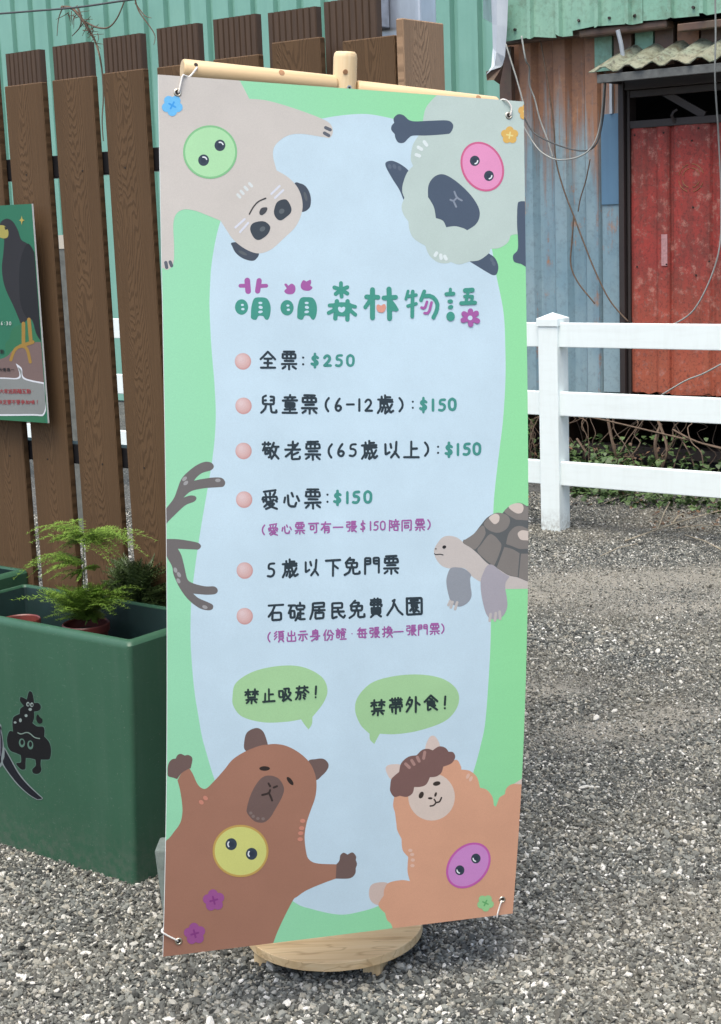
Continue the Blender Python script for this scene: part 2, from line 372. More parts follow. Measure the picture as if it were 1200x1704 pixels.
# loose stones: one uncountable layer of gravel scattered with geometry nodes
def stone_mat():
    t = NT('gravel_stone'); oi = t.n('ShaderNodeObjectInfo'); r = oi.outputs['Random']
    col = t.ramp(r, [(0.0, (0.022, 0.023, 0.021)), (0.25, (0.062, 0.066, 0.060)), (0.50, (0.130, 0.137, 0.124)), (0.72, (0.235, 0.240, 0.212)),
                     (0.84, (0.31, 0.285, 0.225)), (0.93, (0.47, 0.46, 0.41)), (1.0, (0.80, 0.78, 0.72))])
    n = t.noise(t.wcoord(), 260, 3, 0.7); bigv = t.noise(t.wcoord(), 1.1, 4, 0.6)
    col = t.mix(t.math('MULTIPLY', t.step(n, 0.3, 0.75), 0.35), col, (0.10, 0.105, 0.10))
    col = t.mix(t.math('MULTIPLY', t.step(bigv, 0.42, 0.68), 0.38), col, (0.25, 0.222, 0.165))
    return t.out(col, 0.8, t.bump(n, 0.3, 0.001))
M_STONE = stone_mat()
def gravel():
    N = 1250000
    rr = np.sqrt(rng.uniform(2.3**2, 9.6**2, N)); th = rng.uniform(-0.36, 0.36, N)
    ax = math.atan2(0.779, -0.6)
    x = rr*np.cos(ax-th); y = rr*np.sin(ax-th)
    du = dust(x, y); d = np.clip(1.0-0.72*du, 0.1, 1)*np.where(rr < 5.2, 1.0, np.clip(1.0-(rr-5.2)*0.15, 0.45, 1))
    keep = rng.uniform(0, 1, N) < d*0.86
    keep &= ~((x > -4.6) & (x < -2.87) & (y > 2.72) & (y < 2.98))
    keep &= ~(y > 8.95)
    x, y, rr, du = x[keep], y[keep], rr[keep], du[keep]; n = len(x)
    near = np.clip((4.2-rr)/1.6, 0, 1)
    size = np.exp(rng.normal(-5.62, 0.34, n))*(0.95+0.30*near); size *= 1-0.3*du; size *= np.clip(1+0.30*softnoise(x*3.1+5, y*3.1), .7, 1.5)
    big = rng.uniform(0, 1, n) < 0.012; size[big] *= rng.uniform(1.4, 2.0, big.sum())
    size = np.clip(size, 0.0020, 0.0125)
    z = gz_at(x, y)+size*rng.uniform(-0.3, 0.9, n)
    me = bpy.data.meshes.new('gravel'); me.vertices.add(n); me.vertices.foreach_set('co', np.stack([x, y, z], -1).astype(np.float32).ravel())
    at = me.attributes.new('size', 'FLOAT', 'POINT'); at.data.foreach_set('value', size.astype(np.float32))
    o = link('gravel', me); tag(o, 'loose grey crushed stone gravel covering the whole yard', 'gravel', kind='stuff')
    g = bpy.data.node_groups.new('gravel_scatter', 'GeometryNodeTree')
    g.interface.new_socket('Geometry', in_out='INPUT', socket_type='NodeSocketGeometry'); g.interface.new_socket('Geometry', in_out='OUTPUT', socket_type='NodeSocketGeometry')
    N_ = g.nodes.new; L = g.links.new
    gi = N_('NodeGroupInput'); go = N_('NodeGroupOutput'); join = N_('GeometryNodeJoinGeometry')
    for k in range(6):
        ic = N_('GeometryNodeMeshIcoSphere'); ic.inputs['Radius'].default_value = 1.0; ic.inputs['Subdivisions'].default_value = 2 if k < 3 else 1
        no = N_('ShaderNodeTexNoise'); no.noise_dimensions = '4D'; no.inputs['W'].default_value = k*3.7; no.inputs['Scale'].default_value = 0.8; no.inputs['Detail'].default_value = 1
        su = N_('ShaderNodeVectorMath'); su.operation = 'SUBTRACT'; su.inputs[1].default_value = (.5, .5, .5); L(no.outputs['Color'], su.inputs[0])
        ms = N_('ShaderNodeVectorMath'); ms.operation = 'SCALE'; ms.inputs['Scale'].default_value = 1.7; L(su.outputs[0], ms.inputs[0])
        sp = N_('GeometryNodeSetPosition'); L(ic.outputs['Mesh'], sp.inputs['Geometry']); L(ms.outputs[0], sp.inputs['Offset'])
        tr = N_('GeometryNodeTransform'); tr.inputs['Scale'].default_value = [(1.25, .85, .55), (1.1, .9, .7), (1.45, .75, .5), (1.2, 1, .6), (1, .8, .8), (1.5, .9, .45)][k]
        L(sp.outputs[0], tr.inputs['Geometry'])
        sh = N_('GeometryNodeSetShadeSmooth'); sh.inputs['Shade Smooth'].default_value = False; L(tr.outputs[0], sh.inputs[0])
        mt = N_('GeometryNodeSetMaterial'); mt.inputs['Material'].default_value = M_STONE; L(sh.outputs[0], mt.inputs[0])
        gti = N_('GeometryNodeGeometryToInstance'); L(mt.outputs[0], gti.inputs[0]); L(gti.outputs[0], join.inputs[0])
    ip = N_('GeometryNodeInstanceOnPoints'); L(gi.outputs[0], ip.inputs['Points']); L(join.outputs[0], ip.inputs['Instance']); ip.inputs['Pick Instance'].default_value = True
    ri = N_('FunctionNodeRandomValue'); ri.data_type = 'INT'; ri.inputs['Min'].default_value = 0; ri.inputs['Max'].default_value = 5
    L([s for s in ri.outputs if s.enabled][0] if any(s.enabled for s in ri.outputs) else ri.outputs[2], ip.inputs['Instance Index'])
    rv = N_('FunctionNodeRandomValue'); rv.data_type = 'FLOAT_VECTOR'; rv.inputs['Min'].default_value = (-0.9, -0.9, 0); rv.inputs['Max'].default_value = (0.9, 0.9, 6.283)
    e2r = N_('FunctionNodeEulerToRotation'); L(rv.outputs['Value'], e2r.inputs[0]); L(e2r.outputs[0], ip.inputs['Rotation'])
    na = N_('GeometryNodeInputNamedAttribute'); na.data_type = 'FLOAT'; na.inputs['Name'].default_value = 'size'; L(na.outputs['Attribute'], ip.inputs['Scale'])
    L(ip.outputs[0], go.inputs[0])
    md = o.modifiers.new('scatter', 'NODES'); md.node_group = g
gravel()

# ------------------------------------------------------------------ corrugated sheets
def profile(x0, x1, period, depth, top=0.42, slope=0.1):
    """trapezoid rib profile along x: list of (x, out)"""
    pts = []; x = x0
    while x < x1-1e-6:
        for a, h in ((0, 0), (1-top-2*slope, 0), (1-top-slope, 1), (1-slope, 1)):
            q = x+a*period
            if q <= x1: pts.append((q, h*depth))
        x += period
    pts.append((x1, pts[-1][1])); return pts
def corr(name, x0, x1, y, zb, zt, period, depth, mat, parent, top=0.42, slope=0.1, thick=0.0015, jag=0.0, nz=1):
    pr = profile(x0, x1, period, depth, top, slope); m = MB(); n = len(pr)
    bot = [zb+(random.uniform(-jag, jag) if jag else 0) for _ in pr]
    vs = []
    for k in range(2):
        for j in range(nz+1):
            for i, (x, h) in enumerate(pr): vs.append((x, y-h+(thick if k else 0), bot[i]+(zt-bot[i])*j/nz))
    fs = []
    L = n*(nz+1)
    for j in range(nz):
        for i in range(n-1):
            a = j*n+i; fs.append((a, a+1, a+n+1, a+n)); b = a+L; fs.append((b, b+n, b+n+1, b+1))
    for i in range(n-1): fs.append((i, i+L, i+1+L, i+1)); q = nz*n+i; fs.append((q, q+1, q+1+L, q+L))
    m.add(vs, fs); return m.build(name, mat, parent)

# far green corrugated building behind everything on the left
gw = empty('green_metal_building', (-9.5, 11.0, 0), 'long pale green corrugated metal building wall behind the brown fence', 'building')
gw_m = Matrix.Translation((-9.5, 11.0, 0)).inverted()
x = -15.0; k = 0
while x < -6.15:
    x1 = min(x+0.795, -6.12)
    o = corr('wall_sheet', x, x1+0.04, 11.0-0.004*(k % 2), 0.02, 4.6, 0.265, 0.050, M_SEA, gw, top=0.70, slope=0.05); o.matrix_parent_inverse = gw_m
    x = x1; k += 1
o = boxo('corner_trim', (-6.14, 10.93, 0), (-6.03, 11.6, 4.6), M_SEA, gw); o.matrix_parent_inverse = gw_m
o = boxo('roof', (-15, 10.9, 4.6), (-6.0, 15, 4.68), M_SEA, gw); o.matrix_parent_inverse = gw_m
o = boxo('skirting', (-15, 10.97, -0.02), (-6.12, 11.1, 0.02+0.12), M_CONC, gw); o.matrix_parent_inverse = gw_m

# old shed with the red door, right
SX0, SX1, SY = -5.60, -1.2, 9.0
shed = empty('old_metal_shed', (-3.6, 9.0, 0), 'rusty blue corrugated metal shed with a red door and green upper sheets', 'shed')
sh_m = Matrix.Translation((-3.6, 9.0, 0)).inverted()
def sp_(o): o.matrix_parent_inverse = sh_m; return o
DL, DR = -4.70, -3.72      # door opening
sp_(corr('wall_sheet', SX0, -5.08, SY, 0.53, 2.80, 0.25, 0.045, M_BLUE, shed, top=0.34, slope=0.12, jag=0.01))
sp_(corr('wall_sheet', -5.12, -4.78, SY-0.004, 0.52, 2.80, 0.25, 0.045, M_BLUE, shed, top=0.34, slope=0.12, jag=0.015))
sp_(corr('wall_sheet', -3.66, SX1, SY, 0.53, 2.80, 0.25, 0.045, M_BLUE, shed, top=0.34, slope=0.12))
sp_(boxo('wall_sheet', (-4.78, SY-0.02, 2.52), (-3.66, SY, 2.80), M_BRNRUST, shed))
# greenish brown band of old sheet ends above the blue wall
for i, (xa, xb, mt) in enumerate([(-4.90, -4.78, M_SEAW), (-4.76, -4.64, M_BRNRUST), (-4.62, -4.50, M_SEAW), (-4.48, -4.36, M_BRNRUST), (-4.34, -4.20, M_BLUE), (-4.18, -3.9, M_BRNRUST), (-3.88, -3.5, M_BLUE)]):
    sp_(boxo('sheet_end', (xa, SY-0.075-0.012*(i % 2), 2.55+0.012*(i % 3)), (xb, SY-0.05, 2.78), mt, shed))
sp_(boxo('eave_beam', (SX0+0.02, SY-0.16, 2.765), (-4.92, SY-0.08, 2.815), M_BRNRUST, shed, 0.012))
sp_(boxo('eave_beam', (-4.95, SY-0.19, 2.75), (-4.35, SY-0.09, 2.80), M_BRNRUST, shed, 0.015))
sp_(boxo('eave_beam', (-4.28, SY-0.20, 2.72), (-3.0, SY-0.14, 2.765), M_BRNRUST, shed, 0.006))
# upper green cladding: separate sheets, slightly proud, uneven lower edge
for i, (xa, xb, zb, dy) in enumerate([(-5.46, -4.98, 2.775, 0.205), (-4.98, -4.50, 2.80, 0.21), (-4.50, -3.92, 2.80, 0.205), (-3.92, -3.2, 2.795, 0.21), (-3.2, -2.2, 2.80, 0.205), (-2.2, SX1, 2.80, 0.21)]):
    sp_(corr('cladding_sheet', xa, xb, SY-dy, zb, 3.9, 0.205, 0.030, M_SEAW, shed, top=0.12, slope=0.05, jag=0.012, nz=2))
for xx in (-5.39, -5.27, -5.08, -4.93, -4.72, -4.55, -4.33, -4.17):      # screws with rusty washers
    m = MB(); m.tube([(xx, SY-0.222, 2.845+random.uniform(-.01, .02)), (xx, SY-0.203, 2.845)], 0.009, 6); sp_(m.build('screw', M_FRAME, shed))
sp_(boxo('roof', (SX0, SY-0.3, 3.9), (SX1, 12.2, 3.96), M_SEAW, shed))
sp_(boxo('side_wall', (SX0-0.03, SY+0.01, 0.0), (SX0, 12, 3.9), M_BRNRUST, shed))
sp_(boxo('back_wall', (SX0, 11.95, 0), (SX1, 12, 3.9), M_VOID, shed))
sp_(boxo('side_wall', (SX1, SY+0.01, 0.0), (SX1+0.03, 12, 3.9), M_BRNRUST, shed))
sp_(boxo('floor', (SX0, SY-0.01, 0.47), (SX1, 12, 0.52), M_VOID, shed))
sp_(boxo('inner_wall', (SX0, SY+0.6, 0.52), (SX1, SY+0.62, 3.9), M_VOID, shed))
sp_(boxo('sill_beam', (-5.3, SY+0.16, 0.10), (SX1, SY+0.26, 0.17), M_FRAME, shed))
# pale flashing hanging at the corner, bent out at the bottom, and its rusty torn flap
m = MB()
cf = [(at_y(818, -10, 8.72), at_y(846, -10, 8.72)), (at_y(820, 40, 8.72), at_y(844, 45, 8.72)), (at_y(821, 80, 8.70), at_y(840, 95, 8.72)), (at_y(818, 112, 8.64), at_y(836, 108, 8.72)), (at_y(810, 124, 8.55), at_y(833, 112, 8.70))]
vs = []; 
for a_, b_ in cf: vs += [a_, (a_+b_)/2+np.array([0, -0.03, 0]), b_]
m.add(vs, [(i*3+j, i*3+j+1, i*3+j+4, i*3+j+3) for i in range(4) for j in range(2)])
o = sp_(m.build('flashing', M_FLASH, shed)); o.modifiers.new('thick', 'SOLIDIFY').thickness = 0.004
m = MB(); q = [at_y(810, 119, 8.56), at_y(811, 134, 8.56), at_y(822, 133, 8.60), at_y(832, 140, 8.74), at_y(838, 108, 8.74)]
m.add(q, [(0, 1, 2, 3, 4)]); o = sp_(m.build('torn_flap', M_BRNRUST, shed)); o.modifiers.new('thick', 'SOLIDIFY').thickness = 0.004
m = MB(); q = [at_y(804, -10, 8.9), at_y(804, 30, 8.9), at_y(821, 40, 8.74), at_y(819, -10, 8.74)]
m.add(q, [(0, 1, 2, 3)]); o = sp_(m.build('gutter_end', M_GALV, shed)); o.modifiers.new('thick', 'SOLIDIFY').thickness = 0.01
sp_(boxo('corner_post', (-5.59, SY-0.09, 0.5), (-5.50, SY-0.047, 2.76), M_BRNRUST, shed))
# door frame, transom opening with brace, red door leaf
sp_(boxo('frame_jamb', (-4.728, SY-0.10, 0.50), (-4.690, SY+0.02, 2.56), M_FRAME, shed, 0.004))
sp_(boxo('frame_jamb', (-4.684, SY-0.07, 0.50), (-4.664, SY+0.02, 2.42), M_FRAME, shed, 0.003))
sp_(boxo('frame_jamb', (-3.715, SY-0.10, 0.50), (-3.66, SY+0.02, 2.56), M_FRAME, shed, 0.004))
sp_(boxo('frame_head', (-4.690, SY-0.09, 2.42), (-3.715, SY+0.0, 2.52), M_FRAME, shed, 0.004))
sp_(boxo('transom_bar', (-4.664, SY-0.065, 2.375), (-3.715, SY-0.03, 2.418), M_FRAME, shed, 0.003))
sp_(boxo('transom_bar', (-4.664, SY-0.066, 2.19), (-3.715, SY-0.033, 2.235), M_FRAME, shed, 0.003))
m = MB(); a_ = np.array(at_y(1098, 150, SY-0.05)); b_ = np.array(at_y(1172, 192, SY-0.05))
nrm = np.array([-(b_-a_)[2], 0, (b_-a_)[0]]); nrm = nrm/np.linalg.norm(nrm)*0.022
m.add([a_-nrm, b_-nrm, b_+nrm, a_+nrm, a_-nrm+[0, .02, 0], b_-nrm+[0, .02, 0], b_+nrm+[0, .02, 0], a_+nrm+[0, .02, 0]], [(0, 1, 2, 3), (7, 6, 5, 4), (0, 4, 5, 1), (1, 5, 6, 2), (2, 6, 7, 3), (3, 7, 4, 0)])
sp_(m.build('diagonal_brace', M_FRAME, shed))
M_OCH = simple('ochre_scratch', (0.34, 0.17, 0.07), 0.7)
def door():
    segs = [(-4.69, -4.655, 0.0), (-4.655, -4.43, 0.004), (-4.395, -4.14, 0.002), (-4.105, -3.87, 0.004), (-3.84, -3.72, 0.0)]
    pr = [(-4.69, .0), (-4.665, .012), (-4.60, .012), (-4.575, .0), (-4.52, .0), (-4.50, .012), (-4.442, .012), (-4.430, .0), (-4.424, -.016), (-4.402, -.016), (-4.396, .004), (-4.36, .010), (-4.20, .010), (-4.165, 0), (-4.150, -.018), (-4.125, -.018), (-4.115, .006), (-4.0, .010), (-3.9, .010), (-3.88, -.015), (-3.86, -.015), (-3.85, .006), (-3.72, .004)]
    pr = [(x+0.025, h) for x, h in pr]
    m = MB(); n = len(pr); nz = 6; vs = []
    for k in (0, 1):
        for j in range(nz+1):
            for i, (x, h) in enumerate(pr):
                z = 0.555+(2.195-0.555)*j/nz
                if j == 0: z += random.uniform(-.012, .012)
                vs.append((x, SY-0.05-h+k*0.01+random.uniform(-.0015, .0015), z))
    fs = []; L = n*(nz+1)
    for j in range(nz):
        for i in range(n-1):
            a = j*n+i; fs.append((a, a+1, a+n+1, a+n)); b = a+L; fs.append((b, b+n, b+n+1, b+1))
    m.add(vs, fs); d = sp_(m.build('door', M_RED, shed))
    for px, py in ((1056, 225), (1104, 221), (1151, 234), (1162, 213), (1153, 345), (1109, 440), (1060, 444), (1180, 435), (1158, 458)):
        p = at_y(px, py, SY-0.066); mm = MB(); mm.tube([(p[0], p[1], p[2]), (p[0], p[1]+0.006, p[2])], 0.006, 6); mm.build('rivet', M_HOLE, d)
    p = at_y(1150, 296, SY-0.064); mm = MB()      # faint round brand mark on the metal
    for R_ in (0.083, 0.058):
        for a0, a1 in ((.3, 1.5), (1.8, 2.9), (3.3, 4.4), (4.9, 5.9)):
            ring = [(p[0]+R_*math.cos(a), p[1]+.001, p[2]+R_*math.sin(a)) for a in np.linspace(a0, a1, 10)]; mk = MB(); mk.tube(ring, 0.0018, 4, False); mk.build('scratch_mark', M_OCH, d)
    a_ = at_y(1101, 390, SY-0.062); b_ = at_y(1111, 442, SY-0.062)
    mm = MB(); mm.box((a_[0], SY-0.066, b_[2]), (b_[0], SY-0.0635, a_[2])); mm.build('pale_sticker', simple('faded_sticker', (0.42, 0.22, 0.22), 0.7, scale=60, var=.3), d)
    a_ = at_y(1121, 186, SY-0.08); mm = MB(); mm.tube([a_+[0, .01, -.06], a_+[-.008, -.01, -.02], a_, a_+[.02, .01, .012]], 0.009, 6); mm.build('hook', M_FRAME, d)
    return d
door()
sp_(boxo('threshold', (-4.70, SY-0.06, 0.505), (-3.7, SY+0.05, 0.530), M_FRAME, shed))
sp_(boxo('patch_plate', (-4.868, SY-0.062, 1.735), (-4.742, SY-0.054, 2.29), M_PATCH, shed, 0.002))
sp_(boxo('white_strip', (-4.800, SY-0.075, 2.29), (-4.782, SY-0.05, 2.52), M_FLASH, shed))
sp_(boxo('blue_panel', (-4.868, SY-0.052, 0.55), (-4.735, SY-0.047, 2.50), M_BLUE, shed))
# little corrugated canopy over the door with its dark fascia
m = MB(); pr = profile(-4.72, -3.1, 0.155, 0.028, 0.25, 0.25); vs = []
for k, (yy, zz) in enumerate(((SY-0.04, 2.665), (SY-0.18, 2.60), (SY-0.36, 2.515))):
    for x_, h in pr: vs.append((x_-0.03*k+random.uniform(-.004, .004), yy+random.uniform(-.012, .012)*(k == 2), zz+h+random.uniform(-.004, .004)))
n_ = len(pr); m.add(vs, [(j*n_+i, j*n_+i+1, (j+1)*n_+i+1, (j+1)*n_+i) for j in range(2) for i in range(n_-1)])
o = sp_(m.build('canopy_sheet', M_CANOPY, shed)); o.modifiers.new('thick', 'SOLIDIFY').thickness = 0.006
sp_(boxo('canopy_fascia', (-4.735, SY-0.35, 2.455), (-3.1, SY-0.32, 2.505), simple('grey_rusted_steel', (0.10, 0.105, 0.10), 0.6, var=.4, scale=25, bump=.4), shed, 0.003))
sp_(boxo('canopy_bracket', (-4.73, SY-0.32, 2.46), (-4.705, SY-0.02, 2.49), M_FRAME, shed))
m = MB(); p1 = at_y(1028, 50, 8.76); p2 = at_y(1037, 95, 8.8); m.tube([p1, (np.array(p1)+p2)/2+[.004, 0, 0], p2], 0.013, 6); sp_(m.build('downpipe_stub', M_FLASH, shed))

# ------------------------------------------------------------------ cables and vines on the shed front
def spline(P, n=8):
    P = [np.array(p, float) for p in P]; out = []
    for i in range(len(P)-1):
        p0 = P[max(i-1, 0)]; p1 = P[i]; p2 = P[i+1]; p3 = P[min(i+2, len(P)-1)]
        for k in range(n):
            t = k/n; out.append(0.5*((2*p1)+(-p0+p2)*t+(2*p0-5*p1+4*p2-p3)*t*t+(-p0+3*p1-3*p2+p3)*t**3))
    out.append(P[-1]); return out
def cable(name, pts, Y, r, mat, label, cat='cable', group=None, n=8):
    m = MB(); Ys = Y if isinstance(Y, (list, tuple)) else [Y]*len(pts)
    P = spline([at_y(px, py, yy) for (px, py), yy in zip(pts, Ys)], n)
    m.tube(P, r, 6); o = m.build(name, mat, None, sm=True); return tag(o, label, cat, group)
cable('cable', [(1190, -20), (1191, 60), (1190, 130), (1196, 230), (1200, 330), (1196, 420), (1165, 500), (1130, 535), (1060, 560)], [8.5, 8.55, 8.6, 8.8, 8.88, 8.88, 8.88, 8.89, 8.90], 0.005, M_CABLE, 'thick grey cable hanging down the right side of the red door')
cable('cable', [(1200, 606), (1170, 622), (1140, 634), (1100, 658)], 8.86, 0.0055, M_CABLE, 'short pale cable slanting up past the bottom of the red door')
cable('cable', [(872, 195), (890, 222), (930, 242), (970, 251), (992, 240), (1003, 200), (1008, 135)], [8.85, 8.85, 8.8, 8.78, 8.8, 8.8, 8.68], 0.005, M_CABLED, 'dark cable looping from the canopy corner across the blue wall')
cable('cable', [(868, 205), (888, 238), (905, 256), (930, 266), (965, 260), (988, 240), (1000, 200), (1006, 135)], [8.84, 8.84, 8.82, 8.78, 8.77, 8.79, 8.79, 8.68], 0.005, M_CABLE, 'pale grey cable looping just below the dark one on the blue wall')
cable('cable', [(842, 74), (850, 100), (860, 132), (872, 175)], 8.72, 0.0055, M_CABLE, 'grey cable slanting down at the left corner of the shed')
cable('cable', [(868, 60), (875, 100), (881, 112), (881, 140), (890, 165), (899, 200), (912, 235), (920, 262)], [8.68, 8.68, 8.8, 8.85, 8.87, 8.88, 8.88, 8.88], 0.0055, M_CABLE, 'kinked grey cable below the left end of the green upper sheets')
cable('cable', [(899, 65), (906, 105), (915, 160), (922, 215), (925, 265), (938, 315), (955, 360), (972, 405), (990, 450), (1015, 500), (1045, 535)], 8.88, 0.005, M_STEM, 'long brown vine stem running down the blue shed wall', 'vine')
cable('cable', [(955, 360), (952, 400), (950, 440), (962, 470), (990, 505)], 8.88, 0.005, M_STEM, 'thin brown vine stem forking left on the blue shed wall', 'vine')
cable('cable', [(982, 265), (975, 300), (966, 330), (962, 352)], 8.90, 0.004, M_STEM, 'short thin vine stem hanging beside the blue patch plate', 'vine')
for o in COL.objects:
    if o.get('category') == 'vine': o.name = 'vine'
cable('cable', [(-30, 25), (60, 18), (130, 12), (200, 2), (260, -6)], 10.6, 0.010, M_CABLED, 'dark slack cable stretched along the top of the green wall')
# dead creeper hanging from that cable
m = MB()
def twig(pts, r0, r1, Y, n=6):
    P = spline([at_y(px, py, Y+random.uniform(-.03, .03)) for px, py in pts], n); rs = list(np.linspace(r0, r1, len(P))); m.tube(P, rs, 5)
twig([(103, 12), (120, 14), (135, 30), (148, 50), (158, 68), (165, 90), (170, 120), (172, 160), (170, 200), (172, 235)], .016, .005, 10.7)
twig([(128, 10), (135, 28), (133, 45), (120, 60)], .012, .004, 10.7); twig([(140, 35), (160, 45), (180, 46), (195, 30), (208, 0)], .010, .006, 10.7)
twig([(106, 10), (98, 30), (95, 60)], .007, .003, 10.7); twig([(225, 5), (240, 25), (252, 30)], .007, .003, 10.7); twig([(225, 0), (232, 20), (250, 45), (258, 60), (256, 75)], .008, .003, 10.7)
for _ in range(26):
    a = random.uniform(-2.4, 2.4)+1.57; L_ = random.uniform(8, 26); x0 = random.uniform(112, 165); y0 = 12+(x0-110)*0.9+random.uniform(-6, 14)
    twig([(x0, y0), (x0+L_*.5*math.cos(a)+random.uniform(-3, 3), y0+L_*.5*math.sin(a)), (x0+L_*math.cos(a), y0+L_*math.sin(a))], .005, .002, 10.7, 3)
tag(m.build('creeper', M_STEM), 'dead leafless creeper hanging from the cable on the green wall', 'creeper')

# undergrowth below the shed
m = MB()
for i in range(42):
    x0 = random.uniform(-5.7, -4.15); zt = random.uniform(0.35, 0.53); y0 = random.uniform(8.72, 9.2)
    pts = [(x0, y0, zt)]
    for k in range(5): pts.append((pts[-1][0]+random.uniform(-.09, .09), pts[-1][1]+random.uniform(-.05, .03), max(0.01, pts[-1][2]-random.uniform(.03, .12))))
    m.tube(spline(pts, 3), random.uniform(.002, .0045), 5)
for (a, b, c, r) in [((960, 690), (1010, 700), (1200, 745), .006), ((1100, 705), (1090, 740), (1100, 790), .010), ((1095, 700), (1110, 750), (1092, 800), .009), ((960, 730), (985, 765), (1000, 775), .008), ((1120, 715), (1160, 735), (1215, 750), .007), ((1130, 725), (1150, 760), (1160, 800), .005), ((1010, 690), (1020, 740), (1028, 770), .009), ((1055, 760), (1020, 765), (985, 800), .006)]:
    m.tube(spline([at_y(*a, 8.8), at_y(*b, 8.75), at_y(*c, 8.78)], 6), r, 5)
tag(m.build('dry_vines', M_STEM), 'tangle of dry brown vines hanging under the blue shed wall', 'vines', kind='stuff')
def leaves(name, boxes, n, size, mat, label, cat):
    m = MB()
    for _ in range(n):
        (x0, x1, y0, y1, z0, z1) = random.choice(boxes)
        c = Vector((random.uniform(x0, x1), random.uniform(y0, y1), z0+(z1-z0)*random.random()**1.4)); s = size*random.uniform(.6, 1.4)
        q = Matrix.Rotation(random.uniform(0, 6.28), 3, 'Z') @ Matrix.Rotation(random.uniform(-1.1, 1.1), 3, 'X')
        P = [(0, -s, 0), (s*.75, -s*.35, .2*s), (s*.55, s*.3, 0), (0, s, -.1*s), (-s*.55, s*.3, 0), (-s*.75, -s*.35, .2*s)]
        m.add([c+q @ Vector(p) for p in P], [(0, 1, 2, 3, 4, 5)])
    return tag(m.build(name, mat), label, cat, kind='stuff')
leaves('ivy', [(-5.6, -5.3, 8.5, 9.1, .05, .50), (-5.15, -4.6, 8.35, 9.0, .0, .22), (-4.75, -4.3, 8.25, 8.7, .0, .20), (-4.4, -3.4, 8.3, 8.8, .0, .20), (-5.0, -4.1, 8.7, 9.0, .0, .28), (-4.55, -3.3, 7.95, 8.4, 0, .11), (-4.4, -3.6, 8.0, 8.35, 0, .13), (-4.9, -4.4, 8.2, 8.5, 0, .09)], 2300, .020, M_IVY, 'low green ivy creeping along the foot of the old shed', 'ivy')
leaves('leaf_litter', [(-6.2, -5.2, 7.9, 8.8, .0, .03), (-5.3, -3.6, 7.8, 8.9, .0, .05), (-5.6, -4.3, 8.5, 9.0, .0, .25), (-3.9, -3.0, 7.5, 8.3, 0, .02)], 900, .013, M_DRY, 'brown dry leaf litter along the foot of the shed', 'leaves')
m = MB()
for (a, b, r) in [((1040, 900), (1215, 845), .006), ((1140, 890), (1210, 920), .006), ((1120, 880), (1210, 875), .004), ((900, 860), (914, 815), .006), ((1095, 880), (1115, 835), .005), ((1000, 840), (1060, 820), .004), ((1060, 905), (1000, 925), .004), ((1120, 870), (1137, 855), .008)]:
    pa, pb = at_z(*a, .015), at_z(*b, .03); mid = (pa+pb)/2+[0, 0, .012]; m.tube([pa, mid, pb], r*.6, 5)
tag(m.build('fallen_twigs', M_STEML), 'dry fallen twigs lying on the gravel behind the white fence', 'twigs', kind='stuff')
o = boxo('timber_plank', (-5.2, 8.62, 0.02), (-4.55, 8.70, 0.05), simple('grey_board', (.22, .22, .2), .8, var=.3)); tag(o, 'grey weathered plank lying at the foot of the shed', 'plank')

# ------------------------------------------------------------------ white rail fence
wf = empty('white_rail_fence', (-4.26, 7.25, 0), 'white vinyl three rail fence with a capped square post', 'fence')
wf_m = Matrix.Translation((-4.26, 7.25, 0)).inverted()
PX = [-9.25, -6.78, -4.31, -1.84]; PWD = 0.117
for px in PX:
    p = boxo('post', (px, 7.2, -0.05), (px+PWD, 7.2+PWD, 1.125), M_WHITE, wf, 0.005); p.matrix_parent_inverse = wf_m
    m = MB(); c = (px+PWD/2, 7.2+PWD/2); h = PWD/2+0.006
    b = [(c[0]-h, c[1]-h), (c[0]+h, c[1]-h), (c[0]+h, c[1]+h), (c[0]-h, c[1]+h)]
    m.add([(x, y, 1.105) for x, y in b]+[(x, y, 1.145) for x, y in b]+[(c[0], c[1], 1.175)], [(3, 2, 1, 0), (0, 1, 5, 4), (1, 2, 6, 5), (2, 3, 7, 6), (3, 0, 4, 7), (4, 5, 8), (5, 6, 8), (6, 7, 8), (7, 4, 8)])
    cc = m.build('cap', M_WHITE, wf); cc.matrix_parent_inverse = wf_m; bevel(cc, .002)
for i in range(len(PX)-1):
    for zt in (1.122, 0.756, 0.380):
        r = boxo('rail', (PX[i]+PWD-0.004, 7.222, zt-0.128), (PX[i+1]+0.004, 7.262, zt), M_WHITE, wf, 0.004); r.matrix_parent_inverse = wf_m
# steel gate post seen through the slats
pst = empty('steel_post', (-6.66, 6.05, 0), 'grey steel post with a beige cap seen between the slats', 'post')
boxo('shaft', (-0.06, -0.04, 0), (0.04, 0.06, 1.60), simple('dull_steel', (.13, .135, .12), .6, var=.3), pst)
boxo('cap', (-0.065, -0.045, 1.60), (0.045, 0.065, 1.675), simple('beige_cap', (.5, .46, .38), .6), pst)

